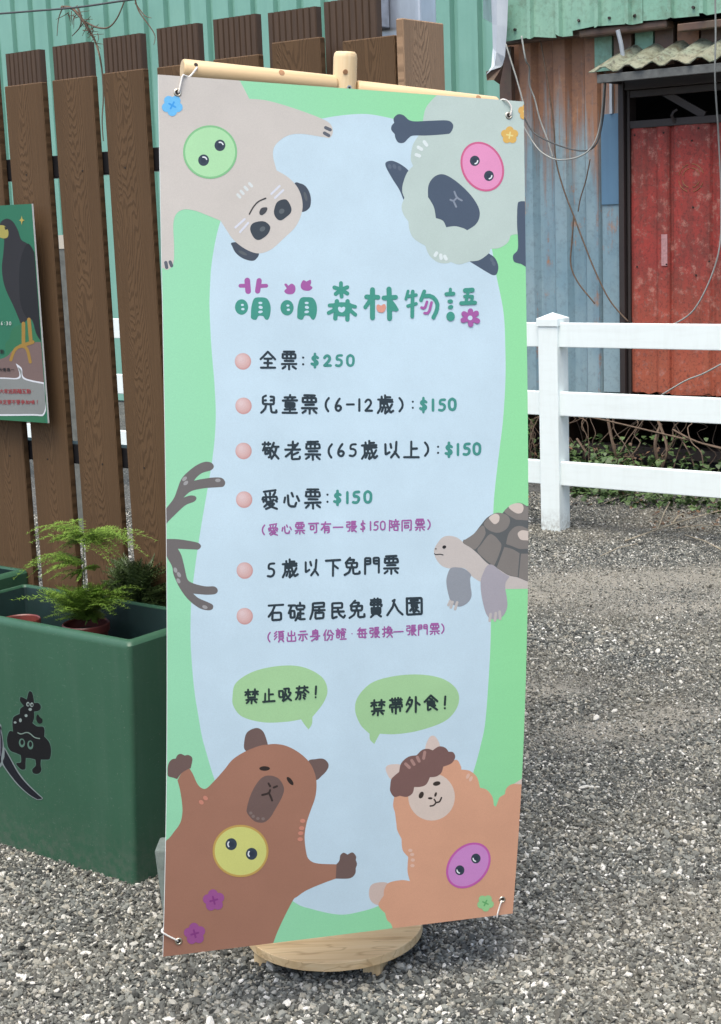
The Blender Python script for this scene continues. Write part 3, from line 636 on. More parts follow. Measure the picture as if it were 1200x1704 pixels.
# ------------------------------------------------------------------ brown slatted fence
FY = 3.15
bf = empty('slatted_board_fence', (-3.0, FY, 0), 'brown composite fence of upright woodgrain boards on black rails', 'fence')
def at_f(o, x, y, z=0): o.location = (x+3.0, y-FY, z); return o
def wood_board(wd, zt, zb=0.03, th=0.023):
    m = MB(); m.box((-wd/2, 0, zb), (wd/2, th, zt)); return m.me('board')
def ribbed_board(wd, zt, zb=0.03, th=0.023):
    pts = []; n = 8; p = wd/n
    for i in range(n):
        x = -wd/2+i*p; pts += [(x+0.0012, 0.004), (x+p*.16, 0.0), (x+p*.84, 0.0), (x+p-0.0012, 0.004)]
    m = MB(); k = len(pts)
    vs = [(x, y, zb) for x, y in pts]+[(x, y, zt) for x, y in pts]
    fs = [(i, i+1, k+i+1, k+i) for i in range(k-1)]
    b = len(vs); vs += [(-wd/2, th, zb), (wd/2, th, zb), (-wd/2, th, zt), (wd/2, th, zt)]
    fs += [(b+1, b, b+2, b+3), (b, 0, k, b+2), (k-1, b+1, b+3, 2*k-1), tuple([b+2]+list(range(k, 2*k))+[b+3])]
    m.add(vs, fs); return m.me('ribbed_board')
fronts = [(-4.31, -4.142, 2.112), (-4.101, -3.933, 2.115), (-3.893, -3.725, 2.111), (-3.685, -3.523, 2.112), (-3.479, -3.314, 2.112), (-3.272, -3.113, 2.114), (-3.062, -2.905, 2.112), (-2.857, -2.700, 2.114), (-2.655, -2.497, 2.137), (-2.428, -2.270, 2.119)]
me_w = None
for i, (xa, xb, zt) in enumerate(fronts):
    me_ = wood_board(xb-xa, zt); o = link('board', me_, M_BROWN, bf); at_f(o, (xa+xb)/2, FY); bevel(o, 0.0025, 1)
    for zz in (1.875, 1.03):
        mm = MB(); xc = -0.012 if i % 2 else 0.02
        mm.tube([(xc, -0.0012, zz-.02), (xc, 0.002, zz-.02)], 0.0028, 8); mm.build('screw', M_HOLE, o)
s_ = (FY+0.085)/FY
rears = [(8, 65, 90), (86, 147, 78), (170, 233, 64), (259, 328, 48), (353, 425, 33), (444, 525, 22), (537, 625, 4)]
rr_ = [(at_y(a, c, FY+.085)[0], at_y(b, c-8, FY+.085)[0], at_y(a, c, FY+.085)[2]) for a, b, c in rears]
d_ = rr_[1][0]-rr_[0][0]
rr_ = [(rr_[0][0]-3*d_, rr_[0][1]-3*d_, rr_[0][2]), (rr_[0][0]-2*d_, rr_[0][1]-2*d_, rr_[0][2]), (rr_[0][0]-d_, rr_[0][1]-d_, rr_[0][2])]+rr_
for xa, xb, zt in rr_:
    o = link('ribbed_board', ribbed_board(xb-xa, zt), M_RIB, bf); at_f(o, (xa+xb)/2, FY+0.085)
for z0, z1 in ((1.842, 1.905), (0.998, 1.058)):
    o = boxo('rail', (-4.5, FY+0.026, z0), (-2.30, FY+0.080, z1), M_BLACKM, bf, 0.003); o.matrix_parent_inverse = Matrix.Translation((-3.0, FY, 0)).inverted()
# return board at the end of the fence (turned square to the others)
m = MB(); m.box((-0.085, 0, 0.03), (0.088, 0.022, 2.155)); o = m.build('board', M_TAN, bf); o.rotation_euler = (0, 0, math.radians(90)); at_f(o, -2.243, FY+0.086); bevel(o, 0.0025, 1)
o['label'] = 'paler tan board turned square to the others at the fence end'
gp = boxo('galvanised_post', (-2.665, 3.60, 0), (-2.505, 3.68, 3.3), M_GALV, None, 0.006); tag(gp, 'shiny galvanised square column behind the end of the brown fence', 'post')
gp2 = boxo('galvanised_plate', (-2.66, 3.56, 2.2), (-2.605, 3.597, 3.3), simple('dull_zinc', (.32, .35, .40), .5, var=.3, metal=.3, scale=30), None, 0.003); tag(gp2, 'dull zinc angle fixed to the left edge of the galvanised column', 'angle')
for sx in (-2.64, -2.46): pass

# ------------------------------------------------------------------ flat print drawing
BOWF = [0, .05, .1, .16, .22, .30, .39, .5, .6, .7, .77, .83, .88, .93, .97, 1]; BOWG = [0, .09, .2, .32, .44, .62, .8, .955, 1.0, .93, .82, .68, .51, .32, .14, 0]
NK = 40; BOW_K = [i/NK for i in range(NK+1)]      # the board is cut into NK strips; v fraction from the bottom
BOW_Z = [0.054*float(np.interp(1-f, BOWF, BOWG)) for f in BOW_K]
BOW_Z = [BOW_Z[0]]+[(BOW_Z[i-1]+2*BOW_Z[i]+BOW_Z[i+1])/4 for i in range(1, NK)]+[BOW_Z[-1]]
def bow(y, H): return float(np.interp(y/H, BOW_K, BOW_Z))
def bow_mesh(me, H):
    bm = bmesh.new(); bm.from_mesh(me); ys = [v.co.y for v in bm.verts]; lo, hi = min(ys), max(ys)
    for f in BOW_K[1:-1]:
        if lo < f*H < hi:
            bmesh.ops.bisect_plane(bm, geom=bm.verts[:]+bm.edges[:]+bm.faces[:], plane_co=(0, f*H, 0), plane_no=(0, 1, 0), dist=1e-7)
    for v in bm.verts: v.co.z += bow(v.co.y, H)
    bm.to_mesh(me); bm.free(); me.update()
class Plane:
    """maps photograph points to local 2D coordinates on a real plane in the scene"""
    def __init__(s, parent, O, u, v, W=None, H=None, base=0.0):
        s.p = parent; s.O = np.array(O, float); s.u = np.array(u, float); s.v = np.array(v, float)
        s.n = np.cross(s.u, s.v); s.W = W; s.H = H; s.base = base; s.bowed = False
    def map(s, px, py):
        d = raydir(px, py); z = 0.0
        for _ in range(4 if s.bowed else 1):
            t = ((s.O+s.n*z-EYE) @ s.n)/(d @ s.n); q = EYE+d*t-s.O; x, y = q @ s.u, q @ s.v
            if s.bowed: z = bow(y, s.H)
        if s.W: x = min(max(x, 0.0), s.W); y = min(max(y, 0.0), s.H)
        return x, y
def parse(txt, org=(0, 0, 1)):
    out = []
    for tk in txt.split():
        c = tk.endswith('c'); tk = tk.rstrip('c'); a, b = tk.split(','); out.append((org[0]+float(a)/org[2], org[1]+float(b)/org[2], c))
    return out
def closed(P, n=7):
    out = []; N = len(P)
    for i in range(N):
        a, b = P[i], P[(i+1) % N]; z = P[i-1]; d = P[(i+2) % N]
        p0 = a if a[2] else z; p3 = b if b[2] else d
        for k in range(n):
            t = k/n; q = []
            for j in (0, 1): q.append(0.5*((2*a[j])+(-p0[j]+b[j])*t+(2*p0[j]-5*a[j]+4*b[j]-p3[j])*t*t+(-p0[j]+3*a[j]-3*b[j]+p3[j])*t**3))
            out.append(tuple(q))
    return out
def ell(cx, cy, rx, ry, rot=0, n=36, lump=0.0):
    r = math.radians(rot); out = []
    for k in range(n):
        a = 2*math.pi*k/n; f = 1+lump*math.cos(2*a+0.6); x, y = rx*f*math.cos(a), ry*f*math.sin(a)
        out.append((cx+x*math.cos(r)-y*math.sin(r), cy+x*math.sin(r)+y*math.cos(r)))
    return out
def ribbon(P, wd, n=8, taper=None):
    """outline of a round-ended stroke through P"""
    P = [np.array(p, float) for p in P]
    Q = [P[0]]
    for p in P[1:]:
        if np.linalg.norm(p-Q[-1]) > 1e-4: Q.append(p)
    if len(Q) == 1: return ell(Q[0][0], Q[0][1], wd/2, wd/2, 0, 14)
    P = Q; L = []; R = []
    for i, p in enumerate(P):
        a = (p-P[i-1]) if i else (P[1]-p); b = (P[i+1]-p) if i < len(P)-1 else a
        a = a/np.linalg.norm(a); b = b/np.linalg.norm(b); t = a+b
        t = t/np.linalg.norm(t) if np.linalg.norm(t) > 1e-3 else b
        k = min(1.25, 1/max(0.5, abs(t @ a))); nn = np.array([-t[1], t[0]])*wd/2*k
        L.append(p+nn); R.append(p-nn)
    def capf(c, t):
        a0 = math.atan2(t[1], t[0]); return [np.array([c[0]+wd/2*math.cos(a0+math.pi/2-math.pi*k/n), c[1]+wd/2*math.sin(a0+math.pi/2-math.pi*k/n)]) for k in range(1, n)]
    e = capf(P[-1], P[-1]-P[-2]); s_ = capf(P[0], P[0]-P[1])
    return [tuple(q) for q in L+e+R[::-1]+s_]
def chaikin(P, it=2):
    P = [np.array(p, float) for p in P]
    for _ in range(it):
        if len(P) < 3: return P
        Q = [P[0]]
        for i in range(len(P)-1):
            a, b = P[i], P[i+1]
            if i > 0: Q.append(a*.75+b*.25)
            if i < len(P)-2: Q.append(a*.25+b*.75)
        Q.append(P[-1]); P = Q
    return P
def poly(m, pl, pts, z):
    q = [pl.map(*p[:2]) for p in pts]; cl = []
    for p in q:
        if not cl or abs(p[0]-cl[-1][0])+abs(p[1]-cl[-1][1]) > 1e-6: cl.append(p)
    if len(cl) < 3: return
    vv = [Vector((x, y, 0)) for x, y in cl]; b = len(m.v)
    tr = tessellate_polygon([vv]); m.v += [(x, y, z) for x, y in cl]
    for t in tr:
        a, b2, c = (cl[i] for i in t)
        s = (b2[0]-a[0])*(c[1]-a[1])-(b2[1]-a[1])*(c[0]-a[0])
        if abs(s) < 1e-12: continue
        t = t if s > 0 else t[::-1]; m.f.append(tuple(b+i for i in t)); m.mi.append(m.cur)
def stroke(m, pl, P, wd, z, k=0, nd=8):
    """round pen stroke: a convex quad per segment and a small disc per point, each a hair above the last"""
    P = [np.array(p, float) for p in P]; Q = [P[0]]
    for p in P[1:]:
        if np.linalg.norm(p-Q[-1]) > wd*.12: Q.append(p)
    for i, p in enumerate(Q):
        c = [pl.map(p[0]+wd/2*math.cos(2*math.pi*j/nd), p[1]+wd/2*math.sin(2*math.pi*j/nd)) for j in range(nd)]
        shapes = [c[::-1]]
        if i < len(Q)-1:
            d = Q[i+1]-p; t = np.array([-d[1], d[0]])/np.linalg.norm(d)*wd/2
            shapes.append([pl.map(*q) for q in (p+t, Q[i+1]+t, Q[i+1]-t, p-t)])
        for sh in shapes:
            ar = sum(sh[j-1][0]*sh[j][1]-sh[j][0]*sh[j-1][1] for j in range(len(sh)))
            if ar < 0: sh = sh[::-1]
            if abs(ar) < 1e-12: continue
            m.add([(x, y, z+(k % 140)*4e-6) for x, y in sh], [tuple(range(len(sh)))]); k += 1
    return k
class Art:
    """one printed motif = one mesh of stacked flat colour areas"""
    def __init__(s, pl): s.pl = pl; s.m = MB(); s.mats = []; s.z = pl.base; s.dz = 1.5e-5
    def col(s, rgb):
        mt = pm(rgb)
        if mt not in s.mats: s.mats.append(mt)
        s.m.cur = s.mats.index(mt)
    def P(s, rgb, pts): s.col(rgb); s.z += s.dz; poly(s.m, s.pl, pts, s.z); return s
    def C(s, rgb, txt, org=(0, 0, 1)): return s.P(rgb, closed(parse(txt, org)))
    def E(s, rgb, *a, **k): return s.P(rgb, ell(*a, **k))
    def S(s, rgb, wd, txt, org=(0, 0, 1), it=2):
        pts = [p[:2] for p in parse(txt, org)]; s.col(rgb); s.z += s.dz; k = stroke(s.m, s.pl, chaikin(pts, it), wd, s.z, 0, 12); s.z += k*4e-6; return s
    def flower(s, cx, cy, r, c1, c2, rot=0, n=5):
        for k in range(n):
            a = math.radians(rot+360*k/n); s.E(c1, cx+r*.56*math.cos(a), cy+r*.56*math.sin(a), r*.46, r*.46, 0, 16)
        s.E(c1, cx, cy, r*.55, r*.55)
        a = math.radians(rot+10)
        for b in (a, a+math.pi/2): s.P(c2, ribbon([(cx-r*.34*math.cos(b), cy-r*.34*math.sin(b)), (cx+r*.34*math.cos(b), cy+r*.34*math.sin(b))], r*.17))
        return s
    def snout(s, cx, cy, rx, ry, rot, ring, fill, eyes, cres, er=9.5):
        s.E(ring, cx, cy, rx, ry, rot, 48); s.E(fill, cx, cy, rx-3.4, ry-3.4, rot, 48)
        for ex, ey in eyes:
            s.E((58, 70, 84), ex, ey, er*.95, er, 10)
            a0 = math.radians(cres); s.P((238, 242, 245), ribbon([(ex+er*.55*math.cos(a0+t), ey+er*.55*math.sin(a0+t)) for t in np.linspace(-.75, .75, 7)], 2.2))
            s.E((50, 60, 76), ex-er*.08*math.cos(a0), ey-er*.08*math.sin(a0), er*.42, er*.42)
        return s
    def build(s, name, label=None):
        o = s.m.build(name, s.mats, s.pl.p)
        if label: o['label'] = label
        s.pl.base += 0; return o

# ------------------------------------------------------------------ handwritten stroke glyphs (x y pairs on a 100 grid)
G = {
'全': "5005 2530 0845/5005 7530 9245/3042 7042/2865 7265/5042 5090/1090 9090",
'票': "2003 8003/1416 8616 8838 1238 1416/3803 3838/6203 6238/2552 7552/0869 9269/5069 5097/2881 1293/7281 8893",
'兒': "3505 1812 1848 8048 8010 6008/1828 3528/6228 8028/3550 3070 1092/6250 6588 7292 9492 9480",
'童': "5001 5012/2014 8014/3518 4026/6518 6026/1030 9030/2542 7542 7562 2562 2542/2552 7552/5042 5090/2076 8076/1094 9094",
'歲': "5002 5024/5013 7813/3010 3024/1025 9025/2430 2470 0895/2436 9036/5838 6870 8092 9582/8850 7080 5097/3346 5246/4346 4362/3066 5466/3674 3088/5274 4894/7828 8832",
'敬': "0515 5015/1806 1822/3806 3822/1528 0848/1535 5035 5080 4085/2048 3848 3865 2065 2048/6810 5535/6530 9530/8530 7565 5592/6048 7570 9692",
'老': "5003 5045/2520 7520/0845 9245/8012 4060 1080/4558 4590 5095 9093 9082/8060 4874",
'以': "1820 1875 4062/4520 5038/8010 7560 5090/7060 9290",
'上': "5008 5088/5045 8045/0890 9290",
'愛': "8205 1812/2520 3030/5018 5028/7815 7030/1050 1238 8838 9050/3045 3062 6562 7052/2052 1562/5042 5550/8055 8862/4565 2085/3572 7572 6085 3098/4075 6088 9098",
'心': "1540 1065/3030 3575 4585 7085 7568/5018 5835/8035 9258",
'可': "0815 9515/2535 5535 5565 2565 2535/7817 7888 6092",
'有': "0822 9222/4505 3045 0870/3845 3895/3845 7845 7892 6595/3860 7860/3876 7876",
'一': "0850 9250",
'張': "0812 3812 3832 1032 0855 3855 3585 2088/5510 8810/5510 5548/5523 8523/5536 8536/4549 9549/5550 5592 6885/8858 7270/6555 7580 9595",
'陪': "1008 1095/1010 3515 2538 3858 3068 1565/6503 6515/4818 9018/5525 5838/8025 7538/4042 9842/5058 8558 8592 5092 5058",
'同': "1095 1010 9010 9088 7892/3030 7030/3250 6850 6872 3272 3250",
'下': "0812 9212/5012 5095/5035 7855",
'免': "4003 1530/3515 6515 5530/1832 8232 8055 2055 1832/5032 5055/4555 3580 0895/5855 5885 6892 9590 9578",
'門': "1095 1010 4010 4042 1042/1026 4026/9090 9010 6010 6042 9042/6026 9026",
'石': "0812 9212/4512 3045 0870/3052 8052 8090 3090 3052",
'碇': "0515 4215/2215 0555/1545 3845 3880 1580 1545/7003 7012/5030 5018 9518 9530/5538 9038/7238 7285/7260 9260/6058 5580 4595/5580 7092 9892",
'居': "8530 2030 2010 8510 8530/2030 1860 0592/2848 9048/5835 5862/3562 8262 8292 3592 3562",
'民': "2035 2010 7810 7835 2035 2090 4582/2055 8555/5035 6070 8592 9378",
'費': "2006 7806 7820/2020 7820/2020 1834 8534 8042/4001 3842/6001 6042/2550 7550 7582 2582 2550/2561 7561/2571 7571/3588 2098/6588 8098",
'入': "3818 5012/5012 4050 0892/5035 7070 9592",
'園': "0808 9208 9294 0894 0808/2820 7220/5012 5032/2033 8033/3543 6543 6554 3554 3543/4557 2574/4562 4582 5876/7057 5567 7882",
'須': "3008 1025/3030 1048/3252 1075/4510 9510/7010 6520/5222 8822 8872 5272 5222/5238 8838/5254 8854/6275 4895/7875 9595",
'出': "5005 5090/2018 2042 8042 8018/1255 1290 8890 8855",
'示': "2512 7512/0838 9238/5038 5090 4090/3055 1580/7055 8880",
'身': "5502 4512/2812 7212 7285 6090/2812 2856/2826 7226/2840 7240/0858 9258/7858 4580 1595",
'份': "3005 0850/2035 2095/5510 3848/7010 8030 9845/4852 8852 8590 7292/6552 5578 3895",
'證': "2003 2510/0515 4015/1028 3828/1040 3840/1052 3552 3578 1278 1052/5505 7505 6020 4535/6008 9035/8505 9515/5035 8535/5545 8045 8060 5560 5545/5568 5880/8068 7580/4592 9892",
'每': "3503 1528/2818 9018/3030 2585 8885/3030 8230 7892/1055 9555/5035 5548/5062 5575",
'換': "2205 2285 1088/0525 4025/0565 4050/6003 4525/5512 8012 7025/5028 9028 9050 5050 5028/6530 5545/7830 8545/4560 9860/7050 6578 4595/7262 9595",
'禁': "0520 4520/2505 2548/2525 0540/2528 4038/5520 9520/7505 7548/7525 5838/7528 9540/2558 7558/1072 9072/5072 5098/2882 1593/7282 8593",
'止': "5008 5088/5045 8045/2235 2288/0890 9290",
'吸': "0825 3525 3565 0865 0825/4512 8012 7540 9340 7075 4092/5512 5055 3590/5545 7275 9592",
'菸': "1015 9015/3005 3025/6805 6825/2228 2538/0542 4542/2042 2070 0590/2055 4055 3888 2888/7028 5048/7228 9848/6552 7560/6065 7272/5880 6890",
'帶': "1015 9015/2505 2832/4503 4530/6503 6530/8208 7832/3332 8832/1058 1044 9044 9058/2560 2588/2560 7860 7885/5048 5098",
'外': "3005 0850/2022 4522 4050 0892/2045 3555/7005 7097/7035 9555",
'食': "5003 0840/5003 9240/4222 5828/2838 7238 7262 2862 2838/2850 7250/2862 2892 4885/8065 6575/5065 9092",
'大': "0835 9235/5008 4550 0892/5040 7070 9492", '家': "5002 5010/1025 1015 9015 9025/2530 7530/5030 1055/4540 5570 5092 4092/4855 1075/7545 5560 9590",
'近': "1510 2520/1035 2535 1860 2580 0590/8008 4515 4550 3575/4540 9040/7040 7080/2585 9592", '距': "0810 3810 3835 0835 0810/2235 2285/2260 4060/0555 0590 4082/5010 9510/5010 5090 9590/5035 8835 8865 5065",
'離': "2502 2510/0515 4515/1020 3538/3820 1038/0545 0590/0545 4545 4590/2540 1575 3575/6505 5530/5825 5895/7505 8020/5525 9525/5548 9548/5570 9570/5892 9892/7525 7592",
'互': "0810 9210/4010 3045 7045 6590/3045 2565 6565/0590 9590", '動': "4005 1012/0520 4820/1030 4230 4258 1058 1030/1044 4244/2610 2690/0872 4672/0590 4888/5530 9030 8588 7590/7208 7040 5592",
'定': "5002 5010/1025 1015 9015 9025/2538 7538/5038 5088/5060 7860/3055 2578 0892/2575 5090 9592", '要': "1008 9008/1522 8522 8545 1545 1522/3808 3845/6208 6245/0860 9260/4550 2575 7595/7060 5580 2095",
'不': "0812 9212/5512 3040 0860/5030 5095/6040 8560", '參': "5003 3015 6012/2520 1032 4030/7520 5530 8830/5035 0858/5035 9258/6050 3562/6560 3072/7072 2592",
'加': "0828 4528 4288 3088/2808 2550 0590/5825 9025 9085 5885 5825", '唷': "0825 3025 3065 0865 0825/6505 6512/5018 9518 7030/4035 9535/5045 9045 8892/5045 5095/5060 8860/5075 8875",
'決': "1010 2018/0535 1542/0890 2560/4525 8525 8550/4050 9550/6505 6555 3592/6555 9592",
}
DG = {
'0': "5010 2220 1850 2480 5090 7680 8250 7820 5010", '1': "5012 5088", '2': "2030 3514 6014 7535 6055 2087 2087 8087", '5': "7812 3212 2845 5040 7852 7578 5090 2285",
'6': "6208 3535 2265 3586 6088 7868 6052 3556 2466", '3': "2015 5010 7525 6042 4046/4046 7552 7578 5090 2084", '-': "1850 8250",
'$': "7830 5517 2828 3042 6854 7870 5584 2074/5000 5100".replace('5100', '5099'), ':': "5032/5072", '!': "5508 5066/5088", '(': "6508 3832 3568 6095", ')': "3508 6232 6568 3595", '，': "5555 4068", '.': "5050",
}
def slope_at(py): return 0.074-0.198*(py-146)/1410.0
def lettering(pl, items, h, lw, rgb, name='lettering', label=None, wcjk=0.92, wdig=0.62, tilt=None):
    a = Art(pl); a.z = pl.base+0.0001; base = a.z; k = 0
    for ch, cx, cy in items:
        dig = ch in DG; W = h*(wdig if dig else wcjk); H = h*(0.9 if dig else 1.0); sl = slope_at(cy) if tilt is None else tilt
        for st in (DG if dig else G)[ch].split('/'):
            pts = []
            for tk in st.split():
                x = (float(tk[:2])-50)/100*W; y = (float(tk[2:])-50)/100*H
                jx, jy = (0, 0) if dig else (random.uniform(-.012, .012)*h, random.uniform(-.012, .012)*h)
                pts.append((cx+x+jx, cy+y+jy+x*sl))
            if dig and len(pts) > 2: q = chaikin(pts, 3)
            elif len(pts) > 2:     # keep corners fairly tight
                fine = []
                for i in range(len(pts)-1):
                    p, r = np.array(pts[i]), np.array(pts[i+1]); d = np.linalg.norm(r-p); c = min(lw*1.2/max(d, 1e-6), 0.45)
                    fine += [p, p+(r-p)*c, r-(r-p)*c] if d > 1e-6 else [p]
                fine.append(np.array(pts[-1])); q = chaikin(fine, 2)
            else: q = pts
            a.col(rgb); k = stroke(a.m, pl, q, lw*random.uniform(.94, 1.06), base, k)
    return a.build(name, label)
def row(txt, xs, ys, **kw): return [(c, x, y) for c, x, y in zip(txt, xs, ys)]

# ------------------------------------------------------------------ the tall sign
TL = np.array([-2.249, 2.321, 1.984]); TR = np.array([-1.816, 2.995, 1.925]); BR = np.array([-1.769, 2.804, 0.135]); BL = np.array([-2.202, 2.130, 0.195])
SU = (TR-TL+BR-BL); SU /= np.linalg.norm(SU); SV = TL-BL+TR-BR; SV -= SU*(SV @ SU); SV /= np.linalg.norm(SV); SN = np.cross(SU, SV)
SW = np.linalg.norm(BR-BL); SH = np.linalg.norm(TL-BL)
sign = empty('signboard', (0, 0, 0), 'tall green and pale blue price board with cartoon animals hanging on the wooden stand', 'sign')
sign.matrix_world = Matrix([[SU[i], SV[i], SN[i], BL[i]] for i in range(3)]+[[0, 0, 0, 1]])
GREEN = (158, 223, 180); BLOB = (206, 229, 240)
gm_ = None
def green_print():
    t = NT('print_green_fade'); v = t.coord('Object'); sp = t.n('ShaderNodeSeparateXYZ'); t.l(v, sp.inputs[0])
    n = t.noise(v, 1.2, 3, .5); f = t.math('ADD', t.math('MULTIPLY', sp.outputs[0], 0.9), t.math('MULTIPLY', n, 0.5))
    a, b = lin((160, 228, 184)), lin((152, 230, 164))
    col = t.mix(t.step(f, .3, 1.0), tuple(x*.8 for x in a), tuple(x*.8 for x in b))
    n2 = t.noise(v, 420, 2, .6); col = t.mix(t.step(n2, 0.35, 0.65), t.mix(0.06, col, (0, 0, 0)), col)
    return t.out(col, 0.5, spec=0.35)
board = boxo('panel', (0, 0, -0.005), (SW, SH, 0), [M_CORE], sign)
board.data.materials.append(green_print())
for p in board.data.polygons:
    if p.normal.z > 0.9: p.material_index = 1
SP = Plane(sign, BL, SU, SV, SW, SH, 0.0); SP.bowed = True
a = Art(SP); a.z = 0.00005
a.C(BLOB, "590,190 633,193 690,210 740,245 785,310 815,400 826,458 838,520 841,580 841,637 837,700 831,750 824,810 821,852 818,940 817,1037 815,1100 808,1198 800,1240 788,1284 760,1370 715,1450 665,1492 629,1508 600,1517 565,1522 520,1513 488,1500 440,1455 400,1395 370,1330 357,1297 345,1258 336,1225 330,1190 324,1153 319,1100 317,1050 320,983 333,887 353,767 359,700 357,640 352,580 349,520 349,490 353,433 367,368 395,305 430,255 480,215 533,198")
a.build('printed_background', 'pale blue cloud shape printed on the green board')

SP.base = 0.0001
# pale long-limbed animal hanging in the top left corner
K = (260, 100, 3.871); DK = (74, 82, 94); BEI = (214, 207, 198)
a = Art(SP)
a.C(DK, "890,800 930,795 965,815 990,860 997,910 985,955 940,978 900,940", K)
a.C(DK, "490,1175 492,1205 515,1245 560,1278 615,1293 645,1280 660,1240 600,1180", K)
a.E((96, 102, 106), 508.5, 327, 2.5, 8, -15).E((96, 102, 106), 404, 421, 8, 2.5, 25)
a.C(BEI, "-60,-60c 535,125c 600,250c 720,262 900,315 1060,375 1120,410 1138,460 1118,500 1070,495 930,475 840,490 770,545 752,610 775,710c 850,755 910,820 940,900 938,980 900,1070 820,1150 740,1220 660,1245 580,1220 500,1160 450,1090 415,1035c 330,1000 250,970 180,962 130,990 110,1060 115,1200 110,1310 75,1350 48,1340c -60,1340c", K)
for p, q in (((542, 212.5), (549.5, 216)), ((540, 221.5), (547, 225.5)), ((276, 437), (277.5, 445)), ((283.2, 436), (285.5, 442))): a.P((98, 103, 112), ribbon([p, q], 5.6))
for cx_, cy_ in ((397.5, 326), (403, 320), (409.5, 313.5), (417, 307.5)): a.P((226, 232, 230), ribbon([(cx_-2, cy_-2.2), (cx_+2, cy_+2.2)], 4.6))
for p, q in (((451.7, 322.7), (465.4, 309.5)), ((457.6, 329.4), (471.3, 316.5)), ((391.7, 378.5), (407.2, 364.8)), ((399.5, 386.2), (413, 371))): a.P((226, 229, 238), ribbon([p, q], 3.6))
a.C((64, 72, 80), "758,980 772,925 800,902 840,900 868,945 868,980 845,1005 805,1032 775,1020", K); a.E((98, 106, 110), 468.8, 351.5, 4.8, 4, -35)
a.C((64, 72, 80), "605,1090 625,1050 690,1038 730,1065 732,1095 710,1130 665,1158 630,1145", K); a.E((98, 106, 110), 436.8, 381, 5, 3.8, -35)
a.C((74, 76, 80), "665,975 680,952 714,950 710,975 685,998 668,995", K)
a.S((74, 72, 70), 2.4, "600,992 622,950 655,910 705,890", K)
a.snout(349.6, 253, 45, 44.5, 0, (140, 204, 146), (182, 232, 178), ((366, 242), (338.8, 266.6)), -60)
a.flower(286.6, 175.5, 17.5, (116, 198, 248), (66, 165, 238), 18)
a.build('printed_animal', 'pale beige long armed cartoon animal hanging upside down')
# woolly sheep, top right
K = (620, 130, 4.444); NV = (80, 94, 112); SHP = (197, 214, 206)
a = Art(SP)
a.C(NV, "95,630 120,613 160,615 220,645 270,690 300,760 240,930c 200,830 150,750 105,670", K)
a.C(NV, "700,1345c 780,1300 850,1280c 862,1297 905,1330 930,1390 920,1445 890,1457 830,1425", K)
for cx_, cy_ in ((648.5, 277), (656.4, 277), (665, 280), (818.5, 432), (821.6, 438.5)): a.E((100, 112, 128), cx_, cy_, 2.8, 4.2, -20)
a.C(SHP, "480,120c 1200,120c 1200,1165c 1130,1165c 1060,1155 1020,1165c 1000,1215 940,1255 870,1262c 860,1295 790,1345 720,1355c 640,1378 580,1360c 540,1370 480,1360 420,1310 390,1240c 310,1190 275,1130 265,1060c 230,1010 215,950 235,885c 220,840 225,780 255,700 300,650c 285,610 285,560 300,490 340,425 370,380 375,300 400,210", K)
a.C(NV, "160,290 190,267 230,275 270,310 320,320 430,315 550,313 590,335 596,365 575,405 540,415 400,425 300,425 265,445 230,478 190,475 168,440 165,415c 140,385 140,355 160,330c 155,310", K)
a.C(NV, "1140,912c 1090,912 1072,940 1068,1080 1075,1190 1072,1270 1040,1310 1045,1355 1080,1370 1100,1375 1140,1400c", K)
a.C(NV, "410,880c 412,800 440,745 490,713 550,720 640,780 730,870 785,960 790,1030 760,1085 700,1125c 670,1110 610,1095 545,1103c 520,1055 468,1035c 455,960 430,910", K)
a.S((142, 152, 166), 3.0, "605,840 622,885 660,905", K); a.S((142, 152, 166), 3.0, "622,885 600,910 575,900", K); a.S((142, 152, 166), 3.0, "600,912 618,952", K)
for p, q in (((706, 236), (710, 241.5)), ((696, 245), (701.5, 248.5)), ((692.5, 257.5), (698, 259.5)), ((724, 425), (726.5, 421)), ((733.4, 424.5), (734, 430)), ((740, 426.5), (742.3, 431))): a.P((232, 242, 240), ribbon([p, q], 5.6))
a.snout(802.5, 277.3, 34.5, 43, -27, (214, 104, 146), (236, 156, 198), ((790, 267.7), (813.5, 292.6)), 40, 8.6)
a.flower(848, 225, 14.5, (228, 184, 98), (240, 226, 150), -90); a.flower(876, 186, 14, (228, 180, 98), (240, 226, 150), -90)
a.build('printed_animal', 'woolly grey green cartoon sheep with a dark face')
# antlers
K = (260, 740, 5.68); AN = (116, 111, 109)
a = Art(SP)
a.C(AN, "60,640c 122,568 170,500 200,420 235,330 290,265 380,195 460,162 520,170 545,205 520,240 440,265 390,300 357,340c 430,325 540,310 620,315 652,355 635,395 580,403 450,412 330,440 258,500c 320,480 365,485 380,510 355,540 280,570 200,640 60,780c", K)
a.C(AN, "60,892c 200,893 330,912 400,930 424,960 400,990 360,990 205,983c 240,1050 270,1170 295,1270 350,1310 460,1338 550,1340 582,1375 560,1410 480,1418 350,1408c 400,1450 480,1485 535,1515 530,1555 480,1565 400,1540 300,1460 220,1350 165,1230 145,1140 60,1000c", K)
for x_, y_, r_ in ((268, 322, 40), (280, 362, 40), (583, 337, 0), (182, 1185, 70), (215, 1228, 60), (210, 1287, 60), (460, 1535, 20)): a.E((166, 165, 164), 260+x_/5.68, 740+y_/5.68, 4.6, 2.9, -r_ if y_ < 500 else r_)
a.build('printed_antlers', 'grey brown pair of antlers printed at the left edge')
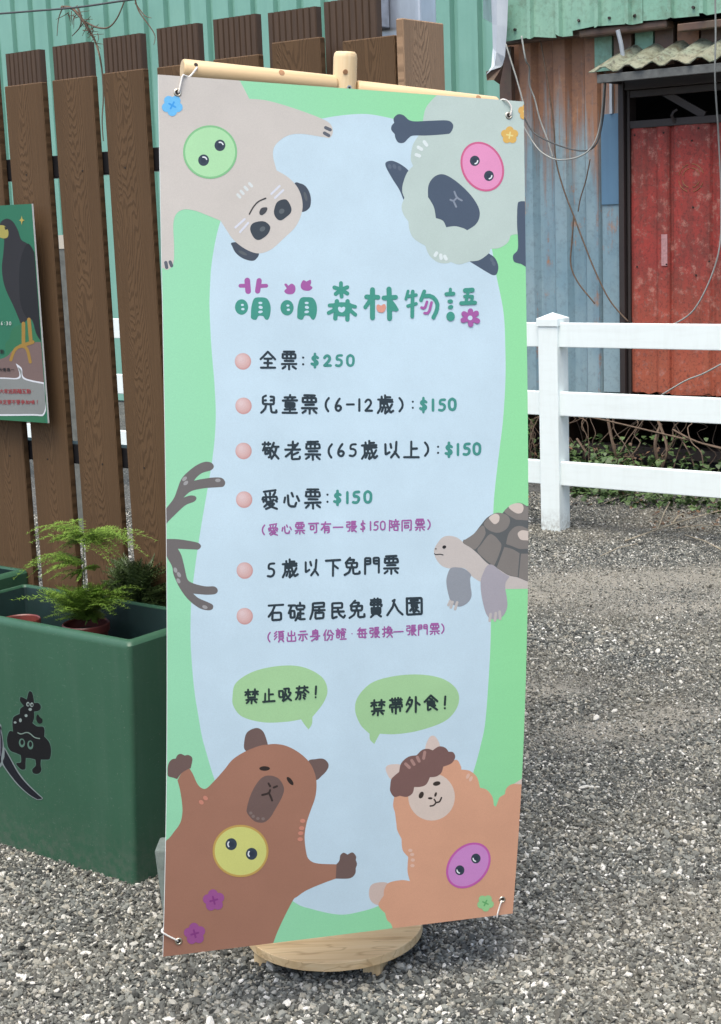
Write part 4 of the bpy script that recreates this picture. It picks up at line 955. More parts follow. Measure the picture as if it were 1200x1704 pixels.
# tortoise
K = (700, 820, 6.316); SK = (206, 197, 190); SCU = (136, 130, 124); DS = (98, 101, 101); PK = (218, 204, 192)
a = Art(SP)
a.C(SK, "140,610 170,540 230,470 300,452 380,470 450,520 540,580 620,640 720,700 900,760 1000,800 1200,860c 1200,1008c 1118,1008 890,1010 800,980 630,935 530,870 470,800 380,785 300,795 220,765 160,690", K)
a.C(DS, "450,495c 480,485 560,430 640,330 700,260 790,212 860,215c 920,150 1000,110 1060,110 1115,140c 1200,130c 1200,950c 1120,930 1020,890 920,865 800,790 700,740 600,640 530,580 450,530", K)
for s_ in ("450,500c 480,485 560,430 650,345 680,400 670,460 580,590 520,570 455,530", "665,320 740,240 810,212 900,230 940,290 910,370 840,415 770,415 700,380", "880,200 930,150 1010,112 1070,118 1118,150c 1200,150c 1200,290c 1118,292 1060,302 980,270",
           "720,440 770,450 820,500 848,570 780,750 740,750 600,620 640,540", "900,520 930,420 990,360 1060,350 1118,375 1200,400c 1200,588c 1118,588 1040,590 960,560 905,540", "880,570c 960,590 1040,635c 1020,885c 920,860 800,785c", "1055,640c 1200,640c 1200,950c 1030,895c"): a.C(SCU, s_, K)
for s_ in ("720,260 780,220 825,240 822,300 780,330 740,300", "925,150 990,112 1060,115 1082,160 1060,210 1000,212", "1020,430 1060,395 1118,400 1200,420c 1200,500c 1118,500 1050,490"): a.C(PK, s_, K)
a.C((152, 157, 164), "320,790 285,850 270,930 285,1040 315,1140 350,1180 420,1195 500,1150 535,1080 525,980 520,900 530,860 470,805 400,785", K)
a.C((175, 170, 177), "700,765 650,860 630,940 640,1080 680,1250 720,1320c 800,1330 870,1290 910,1200 905,1100 890,1010 895,940 935,880c 850,830 760,760", K)
for p, q in (((310, 1138), (292, 1180)), ((335, 1148), (317, 1205)), ((383, 1152), (362, 1222)), ((735, 1275), (725, 1345)), ((790, 1265), (780, 1342)), ((830, 1250), (836, 1325))): a.P((200, 193, 188), ribbon([(700+p[0]/6.316, 820+p[1]/6.316), (700+q[0]/6.316, 820+q[1]/6.316)], 4.4))
a.E((44, 42, 42), 739.3, 910.2, 3.3, 2.7, -20).E((60, 60, 60), 725.3, 913.3, 1.4, 1.0); a.S((50, 48, 48), 1.5, "145,640 160,652 200,643 235,652", K)
a.build('printed_animal', 'grey brown cartoon tortoise entering from the right edge')
# capybara
KA = (260, 1190, 7.0588); KB = (400, 1190, 5.495); KC = (260, 1380, 5.4545)
CB = (172, 124, 102); CD = (118, 96, 90)
def J(*parts):
    out = []
    for org, t in parts: out += parse(t, org)
    return closed(out)
a = Art(SP)
a.C(CD, "45,322 35,250 60,160 140,118 200,140 235,210 245,300 140,360", KB); a.C(CD, "620,430 690,402 760,400 803,440 800,490 750,550 680,590", KB)
a.P(CB, J((KA, "-80,1560c 120,1470 210,1370 280,1270 305,1170 305,1050 280,880 250,765c 300,680 390,625c 430,690 480,800 530,855 590,860 680,775 800,640 900,520 1040,430 1200,365"), (KB, "240,270 330,264 430,285 540,345 630,430 680,530 697,630 685,750 640,880 605,990 588,1110 600,1240 625,1315 700,1355 885,1364c 872,1495c 750,1540 610,1600 520,1660 475,1704"), ((400, 1500, 3.75), "240,170 195,290 150,420c -620,520c")))
a.C(CD, "135,610 150,560 185,520 230,510c 250,470 290,455 335,475c 375,468 415,490 425,530 405,625c 390,626c 300,680 245,752c 200,735 140,715 133,660", KA)
a.C(CD, "880,1362c 905,1330 915,1280 945,1258 980,1275c 1025,1255 1058,1290 1055,1325c 1067,1360 1055,1400c 1050,1450 1000,1492 872,1495c", KB)
a.C(CD, "200,570 270,552 350,580 398,660 385,740 320,860 270,940 210,982 130,970 65,900 60,850 90,740 140,640", KB)
a.E((52, 42, 38), 440.4, 1278.8, 8.8, 3.8, 0).E((52, 42, 38), 482.8, 1299.6, 3.4, 8.2, -38)
for s_ in ("258,625 272,650", "305,662 335,650", "272,685 262,715 200,730", "262,715 278,745 290,780"): a.S((58, 46, 42), 3.4, s_, KB, 1)
for x_, y_ in ((95, 895), (118, 925), (160, 945), (208, 948)): a.E((140, 122, 115), 400+x_/5.495, 1190+y_/5.495, 2.8, 2.6)
for x_, y_ in ((342, 1328), (335, 1335), (503.7, 1366), (502, 1378), (500.5, 1386.5), (499.5, 1396.5)): a.E((214, 144, 122), x_, y_, 4.4, 3.4, 40 if x_ < 400 else 0)
a.snout(400.3, 1416, 46.5, 43.6, 0, (205, 168, 92), (220, 221, 130), ((384.7, 1404.7), (418.6, 1420.7)), 180, 10)
a.flower(355.7, 1498, 18, (166, 90, 152), (142, 62, 134), -25); a.flower(324, 1553.6, 18, (166, 90, 152), (142, 62, 134), -25)
a.build('printed_animal', 'brown cartoon capybara waving at the bottom left')
# alpaca
KD = (600, 1200, 4.286); KE = (600, 1370, 4.286); AL = (226, 170, 138); HR = (130, 98, 92)
a = Art(SP)
a.C((226, 206, 194), "462,200 485,125 515,103 545,125 566,185 515,230", KD); a.C((226, 206, 194), "220,415 180,350 190,318 230,308 285,312 285,365", KD)
a.C((216, 194, 182), "70,450 110,425 190,425 200,480 185,540 130,582 80,560 60,510", KE); a.C((228, 208, 196), "1090,450c 1200,380c 1200,470c", KD)
a.P(AL, J((KD, "590,320c 680,275 715,320 718,345c 780,355 830,400 852,475c 900,490 940,540 950,600c 965,612c 990,545c 1030,520c 1040,480 1080,450 1145,450 1300,460c"), (KE, "1300,900c 250,900c 225,735 190,690 175,640c 135,600 130,570 165,515c 170,470 200,425 290,405 352,412c 335,340 340,240c 300,190 292,110c 262,50 255,0"), (KD, "245,650c 232,600 240,540c 400,420")))
a.E((226, 208, 194), 718.2, 1326, 38.8, 39.5)
a.C(HR, "212,500 212,460 222,410 275,362c 290,300 340,255 400,243c 440,205 480,197 515,208c 560,180 605,190 628,218c 660,222 675,255 650,300 590,325c 575,370 540,395 495,400c 470,450 430,468 383,470c 370,515 330,540 280,532c 240,540", KD)
for p, q in (((322, 305), (348, 330)), ((365, 280), (382, 308)), ((405, 257), (418, 285)), ((458, 222), (450, 265))): a.P((180, 142, 132), ribbon([(600+p[0]/4.286, 1200+p[1]/4.286), (600+q[0]/4.286, 1200+q[1]/4.286)], 5))
EY = (62, 52, 46)
a.E(EY, 701, 1323, 3.8, 6.0, 25).E(EY, 726.7, 1303.8, 6.3, 3.6, -12).E(EY, 716, 1328.3, 3.8, 1.9).E(EY, 724.9, 1322, 2, 4, 18)
a.S(EY, 2.5, "497,605 520,603 540,580 525,558", KD); a.S(EY, 2.5, "540,580 565,575 577,545", KD)
for x_, y_ in ((778.5, 1291.5), (783.5, 1296)): a.E((234, 194, 172), x_, y_, 2.6, 4.8, 25)
for x_, y_ in ((682.8, 1415), (685.9, 1421.8), (686.8, 1431), (686.3, 1440.4)): a.E((234, 194, 172), x_, y_, 3.6, 2.8)
a.snout(779.3, 1440, 32, 42.5, 42, (205, 100, 178), (214, 146, 208), ((765, 1448), (791.8, 1428.5)), 140, 8.2)
a.flower(807.7, 1502.5, 14, (164, 220, 154), (108, 182, 112), 15)
a.build('printed_animal', 'orange woolly cartoon alpaca with brown fringe at the bottom right')
# speech bubbles
BUB = (172, 215, 160)
a = Art(SP); a.C(BUB, "387,1159 393,1136 423,1117 466,1108 504,1110 535,1126 545,1148 538,1170 520,1193c 519,1205 513.5,1214c 507,1206 501,1197c 477,1201 439,1202 404,1193 389,1176"); a.build('speech_bubble', 'left green speech bubble')
a = Art(SP); a.C(BUB, "591,1182 596,1159 619,1136 657,1125 700,1122.5 738,1130 761,1149 762,1174 742,1199 700,1215 661,1221.5 632,1221c 627,1230 623,1238c 616,1231 615,1221c 600,1206"); a.build('speech_bubble', 'right green speech bubble')
# bullets
for x_, y_ in ((404, 601), (405, 675), (405, 750), (406, 831), (407, 949), (407, 1025)):
    a = Art(SP); a.E((208, 160, 156), x_+.4, y_+.5, 13.6, 13.8)
    for k, r_ in enumerate((12.6, 11.2, 9.4, 7.0, 4.0)): a.E((218+k*3, 176+k*7, 170+k*8), x_-.5-k*.8, y_-.6-k*.9, r_, r_)
    a.build('bullet_dot')
# title
KF = (380, 455, 5.4545); KG = (590, 455, 5.4545); TG = (70, 156, 138); TP = (172, 98, 166)
a = Art(SP)
def st(rgb, K_, w_, *segs):
    for s in segs: a.S(rgb, w_/K_[2], s, K_, 1)
def el(rgb, K_, cx_, cy_, rx, ry, rot=0): a.E(rgb, K_[0]+cx_/K_[2], K_[1]+cy_/K_[2], rx/K_[2], ry/K_[2], rot, 28)
st(TP, KF, 52, "172,64 180,162"); st(TP, KF, 36, "110,112 165,112", "300,114 344,112"); st(TP, KF, 48, "280,66 266,160")
a.C(TP, "508,100 525,92 545,112c 575,92 605,115 607,160 580,188 530,185 508,160 530,135c", KF); a.C(TP, "658,100 680,62 708,74c 745,58 752,85 742,108c 764,130 735,156 690,155 662,135", KF)
for dx in (0, 420):
    yy = 0 if dx == 0 else 6
    el(TG, KF, 120+dx*.983, 305+yy, 60, 70); el(BLOB, KF, 128+dx*.983, 286+yy, 14, 10); el(BLOB, KF, 132+dx*.983, 324+yy, 15, 11)
    a.C(TG, ' '.join('%d,%d%s' % (int(p[0])+dx, int(p[1])-(2 if dx else 0), 'c' if p[2] else '') for p in parse("205,380 210,300 235,228 290,217 350,228 382,290 380,370 360,418 335,415 318,390 290,383 270,390 255,418 230,420 207,405")), KF)
    el(BLOB, KF, 291+dx, 268, 18, 11); el(BLOB, KF, 293+dx, 308, 19, 14, 15); el(BLOB, KF, 291+dx, 349, 21, 12, -8)
for q in ((1022, 88), (1080, 125), (1080, 182), (1028, 210), (974, 186), (962, 127)): st(TG, KF, 36, "1022,148 %d,%d" % q)
st(TG, KF, 40, "985,252 970,408", "1082,252 1080,418"); st(TG, KF, 34, "918,290 990,285", "910,358 965,330", "1150,302 1085,285", "1152,374 1095,325")
a.C(TG, "955,270 1110,270 1115,340 1080,380 1025,388 980,375 950,335", KF)
a.C(BLOB, "995,312 1010,303 1027,312c 1045,302 1060,312 1052,340 1028,354 1002,340", KF)
st(TG, KG, 46, "162,148 162,402", "312,142 318,408"); st(TG, KG, 42, "108,212 212,216", "265,222 372,216"); st(TG, KG, 36, "97,306 142,240", "330,262 376,328")
a.C(TG, "320,230 396,320 380,345 340,345 320,420", KG); a.C((226, 160, 140), "198,305 210,281 241,293c 268,277 284,300 270,345 240,356 208,342", KG)
st(TG, KG, 26, "485,160 465,232"); st(TG, KG, 30, "482,208 558,195", "483,296 558,274"); st(TG, KG, 34, "527,164 522,392", "632,163 602,242")
st(TG, KG, 36, "622,205 700,202 752,262 748,330 714,400"); st(TP, KG, 24, "656,258 636,318 606,310", "697,264 672,362 634,360")
st(TG, KG, 28, "868,143 868,172"); st(TG, KG, 36, "832,188 896,184"); el(TG, KG, 867, 253, 25, 18); el(TG, KG, 870, 305, 25, 18, -15); el(TG, KG, 870, 390, 38, 43)
st(TG, KG, 42, "1003,154 1068,150"); st(TG, KG, 28, "1030,160 1012,250", "998,208 1068,208"); st(TG, KG, 28, "1068,210 1060,255"); st(TG, KG, 36, "966,270 1092,265")
for q in ((1050, 342), (1103, 362), (1113, 432), (1052, 462), (984, 424), (992, 367)): st(TP, KG, 50, "1048,402 %d,%d" % q)
el(BLOB, KG, 1047, 404, 21, 21)
a.build('title_lettering', 'rounded green and purple title characters')
DKT = (46, 60, 68); GRT = (72, 152, 140); PUR = (168, 100, 164)
def line(segs, h, lw, rgb, label, **kw):
    for txt, pts in segs:
        lettering(SP, [(ch, x_, y_) for ch, (x_, y_) in zip(txt, pts)], h, lw, rgb, 'lettering', None, **kw)
line([("全票:", [(446, 599.5), (481, 600), (504.5, 600)])], 31, 3.8, DKT, 'dark lettering 全票')
line([("$250", [(524, 600), (545, 600), (564, 600), (583, 600)])], 25, 4.5, GRT, 'green price lettering $250', wdig=.68)
line([("兒童票", [(447, 673), (482.5, 673), (515, 673)]), ("歲", [(641, 673)])], 32, 3.8, DKT, 'dark lettering 兒童票 歲')
line([("(6-12", [(544.5, 673), (563, 674), (583, 673), (598, 674), (613.5, 674)]), (")", [(667.5, 673)]), (":", [(687, 673)])], 28, 3.8, DKT, 'dark lettering 6-12', wdig=.64)
line([("$150", [(704.5, 674), (720.5, 674), (735.5, 674), (752.5, 673)])], 26, 4.5, GRT, 'green price lettering $150', wdig=.64)
line([("敬老票", [(450, 750), (487, 750), (520.6, 750)]), ("歲以上", [(614.5, 749), (651, 748.5), (684.5, 748)])], 32, 3.8, DKT, 'dark lettering 敬老票 歲以上')
line([("(65", [(549.5, 750), (567.5, 749.5), (587, 749)]), (")", [(710, 747)]), (":", [(729, 748)])], 28, 3.8, DKT, 'dark lettering 65', wdig=.66)
line([("$150", [(747, 748.5), (762, 748), (776.5, 747.5), (793.5, 747)])], 26, 4.5, GRT, 'green price lettering $150', wdig=.64)
line([("愛心票", [(449, 831), (485, 831), (520.6, 830)]), (":", [(545, 828.5)])], 33, 3.8, DKT, 'dark lettering 愛心票')
line([("$150", [(561.6, 828.5), (578, 828), (592.5, 827.5), (612, 827)])], 26, 4.5, GRT, 'green price lettering $150', wdig=.66)
line([("愛心票可有一張", [(454.3, 881), (477, 880), (499, 879), (521.4, 878), (542.5, 877.4), (562.8, 877.4), (584.6, 876)]), ("陪同票", [(655.6, 874), (676.6, 874), (698.9, 873.5)]), ("(", [(438.5, 881.5)]), ("$150", [(603.8, 875.5), (616.5, 875), (625.6, 875), (637, 874.6)]), (")", [(714, 872.6)])], 20, 2.5, PUR, 'small purple lettering 愛心票可有一張$150陪同票')
line([("歲以下免門票", [(482.3, 946), (517.6, 944.5), (554, 944), (585.4, 942.5), (619, 940.6), (651, 940)]), ("5", [(451, 948.5)])], 31, 3.8, DKT, 'dark lettering 5歲以下免門票')
line([("石碇居民免費入園", [(459, 1019), (493.4, 1018), (529, 1016), (561.6, 1016), (593.5, 1014), (625.7, 1011.5), (656.7, 1010), (689.3, 1008.5)])], 31, 3.9, DKT, 'dark lettering 石碇居民免費入園')
line([("須出示身份證", [(464, 1059), (485, 1059), (504, 1058), (524.5, 1057), (546.3, 1056.6), (567.4, 1055.5)]), ("每張換一張門票", [(602, 1053.6), (623, 1052.4), (644.8, 1051.6), (663, 1051), (684.3, 1048.6), (703.5, 1047.8), (723.4, 1046.7)]), ("(", [(447.8, 1060)]), (".", [(585.8, 1054.5)]), (")", [(737, 1045.7)])], 19.5, 2.4, PUR, 'small purple lettering 須出示身份證每張換一張門票')
SP.base = 0.0006
line([("禁止吸菸!", [(418.7, 1158.5), (447.4, 1157), (474, 1155.5), (502.6, 1153), (525, 1151.5)])], 25, 3.3, (42, 58, 58), 'dark lettering 禁止吸菸!')
line([("禁帶外食!", [(628.7, 1177), (658.6, 1174), (687, 1172), (717, 1170), (740, 1169)])], 27, 3.5, (42, 58, 58), 'dark lettering 禁帶外食!')
# eyelets
def eyelet(px, py, r=0.0082):
    x_, y_ = SP.map(px, py); m = MB(); n = 24; prof = [(r*.52, -.006), (r*.52, .0012), (r*.72, .0024), (r*.98, .0012), (r, .0003)]
    vs = [(x_+q*math.cos(2*math.pi*k/n), y_+q*math.sin(2*math.pi*k/n), z) for q, z in prof for k in range(n)]
    m.add(vs, [(i*n+k, i*n+(k+1) % n, (i+1)*n+(k+1) % n, (i+1)*n+k) for i in range(len(prof)-1) for k in range(n)])
    o = m.build('eyelet', M_BRASS, sign, sm=True)
    m = MB(); m.add([(x_+r*.52*math.cos(2*math.pi*k/n), y_+r*.52*math.sin(2*math.pi*k/n), .0008) for k in range(n)], [tuple(range(n))]); m.build('hole', M_HOLE, o)
    return x_, y_
EYL = [eyelet(295.4, 154.2), eyelet(846.6, 192.3), eyelet(297.2, 1566.5), eyelet(835.6, 1497.2)]
for o in list(COL.objects):
    if o.type == 'MESH' and (o.parent == sign or (o.parent and o.parent.parent == sign)): bow_mesh(o.data, SH)
def s2w(x_, y_, z_): return BL+SU*x_+SV*y_+SN*z_
def s_at(px, py, z_):
    d = raydir(px, py); b = 0.0
    for _ in range(4):
        O = BL+SN*(z_+b); t = ((O-EYE) @ SN)/(d @ SN); q = EYE+d*t; y = (q-BL) @ SV
        b = bow(y, SH) if z_ > -0.02 else 0.0
    return q

# ------------------------------------------------------------------ wooden stand
DC = np.array([-2.187, 2.678]); DRAD = 0.209
stand = empty('display_stand', (DC[0], DC[1], 0), 'pale pine sign stand with round disc base, upright pole and crossbar', 'stand')
st_m = Matrix.Translation((DC[0], DC[1], 0)).inverted()
def sd_(o): o.matrix_parent_inverse = st_m; return o
gdir = np.array([0.80, 0.60])       # plank direction on the disc
ndir = np.array([-gdir[1], gdir[0]])
cuts = [-DRAD, -0.085, 0.03, 0.135, DRAD]
for i in range(4):
    a0, a1 = cuts[i]+0.0006, cuts[i+1]-0.0006
    pts = []
    for t in np.linspace(-1, 1, 25):
        pass
    def arc(sgn, f0, f1, n=14):
        out = []
        for v_ in np.linspace(f0, f1, n):
            out.append((sgn*math.sqrt(max(DRAD**2-v_**2, 0)), v_))
        return out
    pts = arc(1, a0, a1)+arc(-1, a1, a0)
    m = MB(); n = len(pts); vs = [(p[0], p[1], 0.037) for p in pts]+[(p[0], p[1], 0.058) for p in pts]
    m.add(vs, [tuple(range(n))[::-1], tuple(range(n, 2*n))]+[(k, (k+1) % n, n+(k+1) % n, n+k) for k in range(n)])
    o = m.build('disc_plank', M_PINE_D, stand); o.rotation_euler = (0, 0, math.atan2(gdir[1], gdir[0])); o.location = (0, 0, 0); bevel(o, 0.0015, 2)
for px, py in ((438, 1600), (618, 1614)):
    p = at_z(px, py, 0.0); m = MB(); m.box((-0.021, 0, -0.004), (0.021, 0.30, 0.036)); o = m.build('foot', M_PINE_Z, stand); bevel(o, .002)
    o.location = (p[0]+.014-DC[0], p[1]-.018-DC[1], 0); o.rotation_euler = (0, 0, math.radians(20))
# upright: half round pole leaning slightly, its flat rounded top standing above the crossbar
tp = s_at(575, 86, -0.0305); bp = np.array([DC[0]-0.01, DC[1]-0.02, 0.058]); ax = Vector(tp-bp); Lp = ax.length; axn = ax.normalized()
ex = Vector(SU); ex = (ex-axn*ex.dot(axn)).normalized(); ey = axn.cross(ex)
m = MB(); n = 20; rp = 0.0255; rings = [(0, 1), (Lp-0.10, 1), (Lp-0.012, 1), (Lp-0.004, .93), (Lp, .78)]
vs = []
for h, f in rings:
    for k in range(n):
        an = 2*math.pi*k/n; cxx, cyy = rp*f*math.cos(an), rp*f*math.sin(an)*0.8
        vs.append((cxx, cyy, h))
m.add(vs, [(i*n+k, i*n+(k+1) % n, (i+1)*n+(k+1) % n, (i+1)*n+k) for i in range(len(rings)-1) for k in range(n)]+[tuple(range(n))[::-1], tuple(range((len(rings)-1)*n, len(rings)*n))])
up = m.build('upright', M_PINE_Z, stand, sm=False); smooth(up.data); 
up.matrix_local = st_m @ Matrix([[ex[i], ey[i], axn[i], bp[i]] for i in range(3)]+[[0, 0, 0, 1]])
m = MB(); m.tube([(-.006, -rp*.8-.0008, Lp-0.042), (-.006, -rp*.8+.004, Lp-0.042)], 0.0052, 14); m.build('knot', M_KNOT, up)
m = MB(); m.tube([(.003, -rp*.8-.0012, Lp-0.0735), (.003, -rp*.8+.004, Lp-0.0735)], 0.0058, 6); m.build('bolt', M_GALV, up)
m = MB(); m.tube([(.003, -rp*.8-.0016, Lp-0.0735), (.003, -rp*.8+.004, Lp-0.0735)], 0.0028, 6); m.build('bolt_socket', M_HOLE, up)
# crossbar in two runs either side of the upright
def bar(p0, p1, r, name='crossbar'):
    m = MB(); p0 = Vector(p0); p1 = Vector(p1); L_ = (p1-p0).length
    m.tube([(0, 0, 0), (0.004, 0, 0), (L_-.005, 0, 0), (L_, 0, 0)], [r*.90, r, r, r*.88], 24); o = m.build(name, M_PINE_X, stand)
    for p in o.data.polygons: p.use_smooth = len(p.vertices) == 4
    xx = (p1-p0).normalized(); yy = Vector((0, 0, 1)).cross(xx).normalized(); zz = xx.cross(yy)
    o.matrix_local = st_m @ Matrix([[xx[i], yy[i], zz[i], p0[i]] for i in range(3)]+[[0, 0, 0, 1]])
    return o
zb = -0.040
bl = bar(s_at(303, 115, zb), s_at(558, 142, zb), 0.0205); br = bar(s_at(592, 150, zb), s_at(826, 177, zb), 0.0205)
for o_, xx_, rr2 in ((bl, 0.205, .0065), (br, 0.275, .006)):
    m = MB(); m.tube([(xx_, -0.0205*.80-.0006, 0.0205*.60-.0003), (xx_, -0.0205*.80+.006, 0.0205*.60-.004)], rr2, 12); m.build('knot', M_KNOT, o_)
m = MB(); m.tube([(0.024, -0.0185, 0.0095), (0.024, -0.012, 0.006)], 0.0042, 12); m.build('cord_hole', M_HOLE, bl)
bar(s_at(330, 1480, -0.05), s_at(800, 1430, -0.05), 0.016, 'lower_crossbar')

# cords that tie the board to the stand
def cord(pts, label, r=0.0019):
    m = MB(); m.tube(spline(pts, 8), r, 8); tag(m.build('cord', M_ROPE, sm=True), label, 'cord', 'cords tying the board to the stand')
W_ = lambda px, py, z_: s_at(px, py, z_)
cord([W_(328, 112, -.020), W_(324, 118, -.012), W_(316, 127, -.008), W_(310, 127, 0.000), W_(304.5, 125.5, .0035), W_(301, 138, .004), W_(298, 152, .003), W_(296, 155, -.003)], 'white cord from the crossbar hole to the top left eyelet')
cord([W_(828, 172, -.03), W_(833, 167, -.008), W_(838, 165.5, .003), W_(845, 169, .0045), W_(851, 179, .0045), W_(850, 190, .003), W_(847, 193, -.003)], 'white cord looped over the top edge to the top right eyelet')
cord([W_(285, 1535, -.03), W_(272, 1545, -.012), W_(269.5, 1548, -.002), W_(271, 1552, .004), W_(283, 1559, .004), W_(293, 1564, .0035), W_(297, 1567, -.003)], 'white cord round the left edge to the bottom left eyelet')
cord([W_(836, 1498, -.003), W_(834, 1501, .0035), W_(831, 1510, .003), W_(828, 1521, .003), W_(827.5, 1525.5, -.003), W_(829, 1500, -.03)], 'white cord under the lower edge to the bottom right eyelet')

# stone weight beside the stand foot, half hidden by the sign
tl = at_y(256.5, 1415, 2.52); bl_ = at_y(273, 1515, 2.50); dx = np.array([.30, .22, 0])
m = MB(); th = np.array([-.05, .07, 0]); q0 = np.array([bl_[0], bl_[1], -0.01]); q1 = np.array([tl[0], tl[1], tl[2]])
vs = [q0, q0+dx, q1+dx*1.05, q1, q0+th, q0+dx+th, q1+dx*1.05+th, q1+th]
m.add(vs, [(0, 1, 2, 3), (7, 6, 5, 4), (0, 4, 5, 1), (1, 5, 6, 2), (2, 6, 7, 3), (3, 7, 4, 0)])
tag(bevel(m.build('stone_slab', M_CONC), .006, 2), 'grey speckled stone slab leaning behind the lower left of the sign', 'stone')

# ------------------------------------------------------------------ green metal planter
PC = np.array([-2.836, 2.659]); PTZ = 0.663
pl_e = empty('planter_box', (PC[0], PC[1], 0), 'dark green painted metal planter box with black sticker', 'planter')
def planter(parent, x0b, x1b, y0b, y1b, x0t, x1t, y0t, y1t, zt, ww=0.022):
    m = MB(); r = 0.012
    def rect(x0, x1, y0, y1, z, rad=0.014, n=5):
        out = []
        for cx_, cy_, a0 in ((x1-rad, y0+rad, -90), (x1-rad, y1-rad, 0), (x0+rad, y1-rad, 90), (x0+rad, y0+rad, 180)):
            for k in range(n+1):
                a_ = math.radians(a0+90*k/n); out.append((cx_+rad*math.cos(a_), cy_+rad*math.sin(a_), z))
        return out
    R = [rect(x0b, x1b, y0b, y1b, 0)]
    def tp_(z): f = z/zt; return (x0b+(x0t-x0b)*f, x1b+(x1t-x1b)*f, y0b+(y0t-y0b)*f, y1b+(y1t-y1b)*f)
    R.append(rect(*tp_(zt-0.020), zt-0.020))
    for a_ in (20, 45, 70, 90):
        d = 0.016*(1-math.cos(math.radians(a_))); h = zt-0.018+0.018*math.sin(math.radians(a_)); q = tp_(zt); R.append(rect(q[0]+d, q[1]-d, q[2]+d, q[3]-d, h, 0.014))
    q = tp_(zt); R.append(rect(q[0]+ww, q[1]-ww, q[2]+ww, q[3]-ww, zt, .010)); R.append(rect(q[0]+ww+.003, q[1]-ww-.003, q[2]+ww+.003, q[3]-ww-.003, zt-0.006, .010))
    q2 = tp_(0.3); R.append(rect(q2[0]+ww+.003, q2[1]-ww-.003, q2[2]+ww+.003, q2[3]-ww-.003, 0.34, .010))
    n = len(R[0])
    for ring in R: m.v += ring
    for i in range(len(R)-1):
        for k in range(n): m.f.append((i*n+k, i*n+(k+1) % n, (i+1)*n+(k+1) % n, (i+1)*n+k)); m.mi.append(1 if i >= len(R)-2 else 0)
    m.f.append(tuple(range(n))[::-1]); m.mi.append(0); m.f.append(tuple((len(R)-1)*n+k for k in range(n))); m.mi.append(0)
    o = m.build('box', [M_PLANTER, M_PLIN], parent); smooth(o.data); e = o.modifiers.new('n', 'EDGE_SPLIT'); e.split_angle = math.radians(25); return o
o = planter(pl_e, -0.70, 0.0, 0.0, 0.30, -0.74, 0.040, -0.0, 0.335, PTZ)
boxo('soil_bed', (-0.70, 0.03, 0.34), (0.0, 0.29, 0.42), M_SOIL, pl_e)
# sticker printed on the planter front
PPl = Plane(pl_e, (PC[0], PC[1], 0), (1, 0, 0), (0, 0, 1)); PPl.O = np.array([PC[0], PC[1], 0.0]); BK = (16, 17, 20); PGN = (88, 122, 108)
class PlanterArt(Art):
    def build(s, name, label=None):
        s.m.v = [(x_, 0-z_-0.0004, y_) for x_, y_, z_ in s.m.v]; return s.m.build(name, s.mats, s.pl.p)
K = (0, 1130, 7.745)
a = PlanterArt(PPl); a.dz = 4e-5
a.C(PGN, "85,780 100,700 130,660 165,668c 155,560 175,480 250,440c 255,380 300,345c 255,280 252,240 275,222 345,252c 360,180 380,148 420,165 440,230 450,300c 500,300 535,340 530,390 490,420 450,425c 450,500 430,560c 480,600 560,605 585,650 580,735c 640,800 665,880 668,960 655,1020 630,1045 540,1045c 535,1110 545,1170 520,1215 470,1232 420,1210 412,1160 455,1110 450,1045c 400,1030 345,1025c 340,1090 340,1150 320,1175 270,1170 210,1110 210,1075 265,1060 260,985c 200,960 140,935 100,880", K)
a.C(BK, "91,780 106,705 133,668 170,676c 162,560 180,488 256,448c 262,385 308,348c 262,285 260,246 277,229 348,262c 366,185 383,156 415,171 433,232 443,307c 495,307 527,345 523,388 487,413 443,418c 443,500 421,565c 478,608 555,613 577,655 572,738c 632,805 658,880 660,960 648,1015 627,1037 530,1037c 527,1110 537,1168 515,1209 470,1224 426,1205 420,1160 463,1113 458,1037c 400,1022 337,1017c 332,1090 332,1145 315,1167 273,1162 218,1108 218,1081 273,1068 268,980c 205,952 145,928 106,875", K)
a.C(BK, "490,455 470,490 480,550 515,575 548,555 545,515 515,490", K)
for x_, y_, rx, ry in ((285, 822, 39, 57), (394, 848, 38, 58)): a.E(PGN, x_/7.745, 1130+y_/7.745, rx/7.745, ry/7.745, -5); a.E(BK, (x_+2)/7.745, 1130+(y_-8)/7.745, rx*.55/7.745, ry*.6/7.745)
for x_, y_ in ((363, 323), (414, 330)): a.E((150, 165, 160), x_/7.745, 1130+y_/7.745, 2.7, 3.7); a.E(BK, x_/7.745+.4, 1130+y_/7.745+.4, 1.4, 2.2)
a.E((140, 155, 150), 50.7, 1130+390/7.745, 2.8, 2.4); a.E((140, 155, 150), 34.5, 1130+530/7.745, 2.3, 3.3).E((140, 155, 150), 25.7, 1130+558/7.745, 2.4, 1.9).E((140, 155, 150), 44, 1130+470/7.745, 2.4, 2.4)
a.S((120, 140, 130), 1.9, "235,690 275,712 350,680 400,705 450,755 515,765", K)
a.C((128, 140, 140), "-200,560c 0,570 25,650 45,780 58,870 80,900c 130,990 250,1200 380,1360 560,1530c 540,1552 480,1555c 360,1480 200,1330 30,1100c 0,1140 -200,1200c", K)
a.C((22, 24, 34), "65,900c 120,1000 240,1215 370,1372 545,1532c 535,1543 485,1547c 370,1475 210,1320 50,1095 62,1000", K)
a.C((24, 26, 38), "-200,580c 0,600 22,700 38,800 36,900 20,1010 0,1090 -200,1150c", K); a.C((98, 96, 108), "-200,600c -5,630 12,720 20,820 18,910 0,1000 -200,1060c", K)
a.build('sticker')
# second planter behind to the left
pl2 = empty('planter_box', (-4.20, 2.95, 0), 'green planter box rim peeping out beyond the left end of the big planter', 'planter')
planter(pl2, -0.35, 0.42, 0.0, 0.20, -0.38, 0.455, -0.01, 0.205, 0.655)
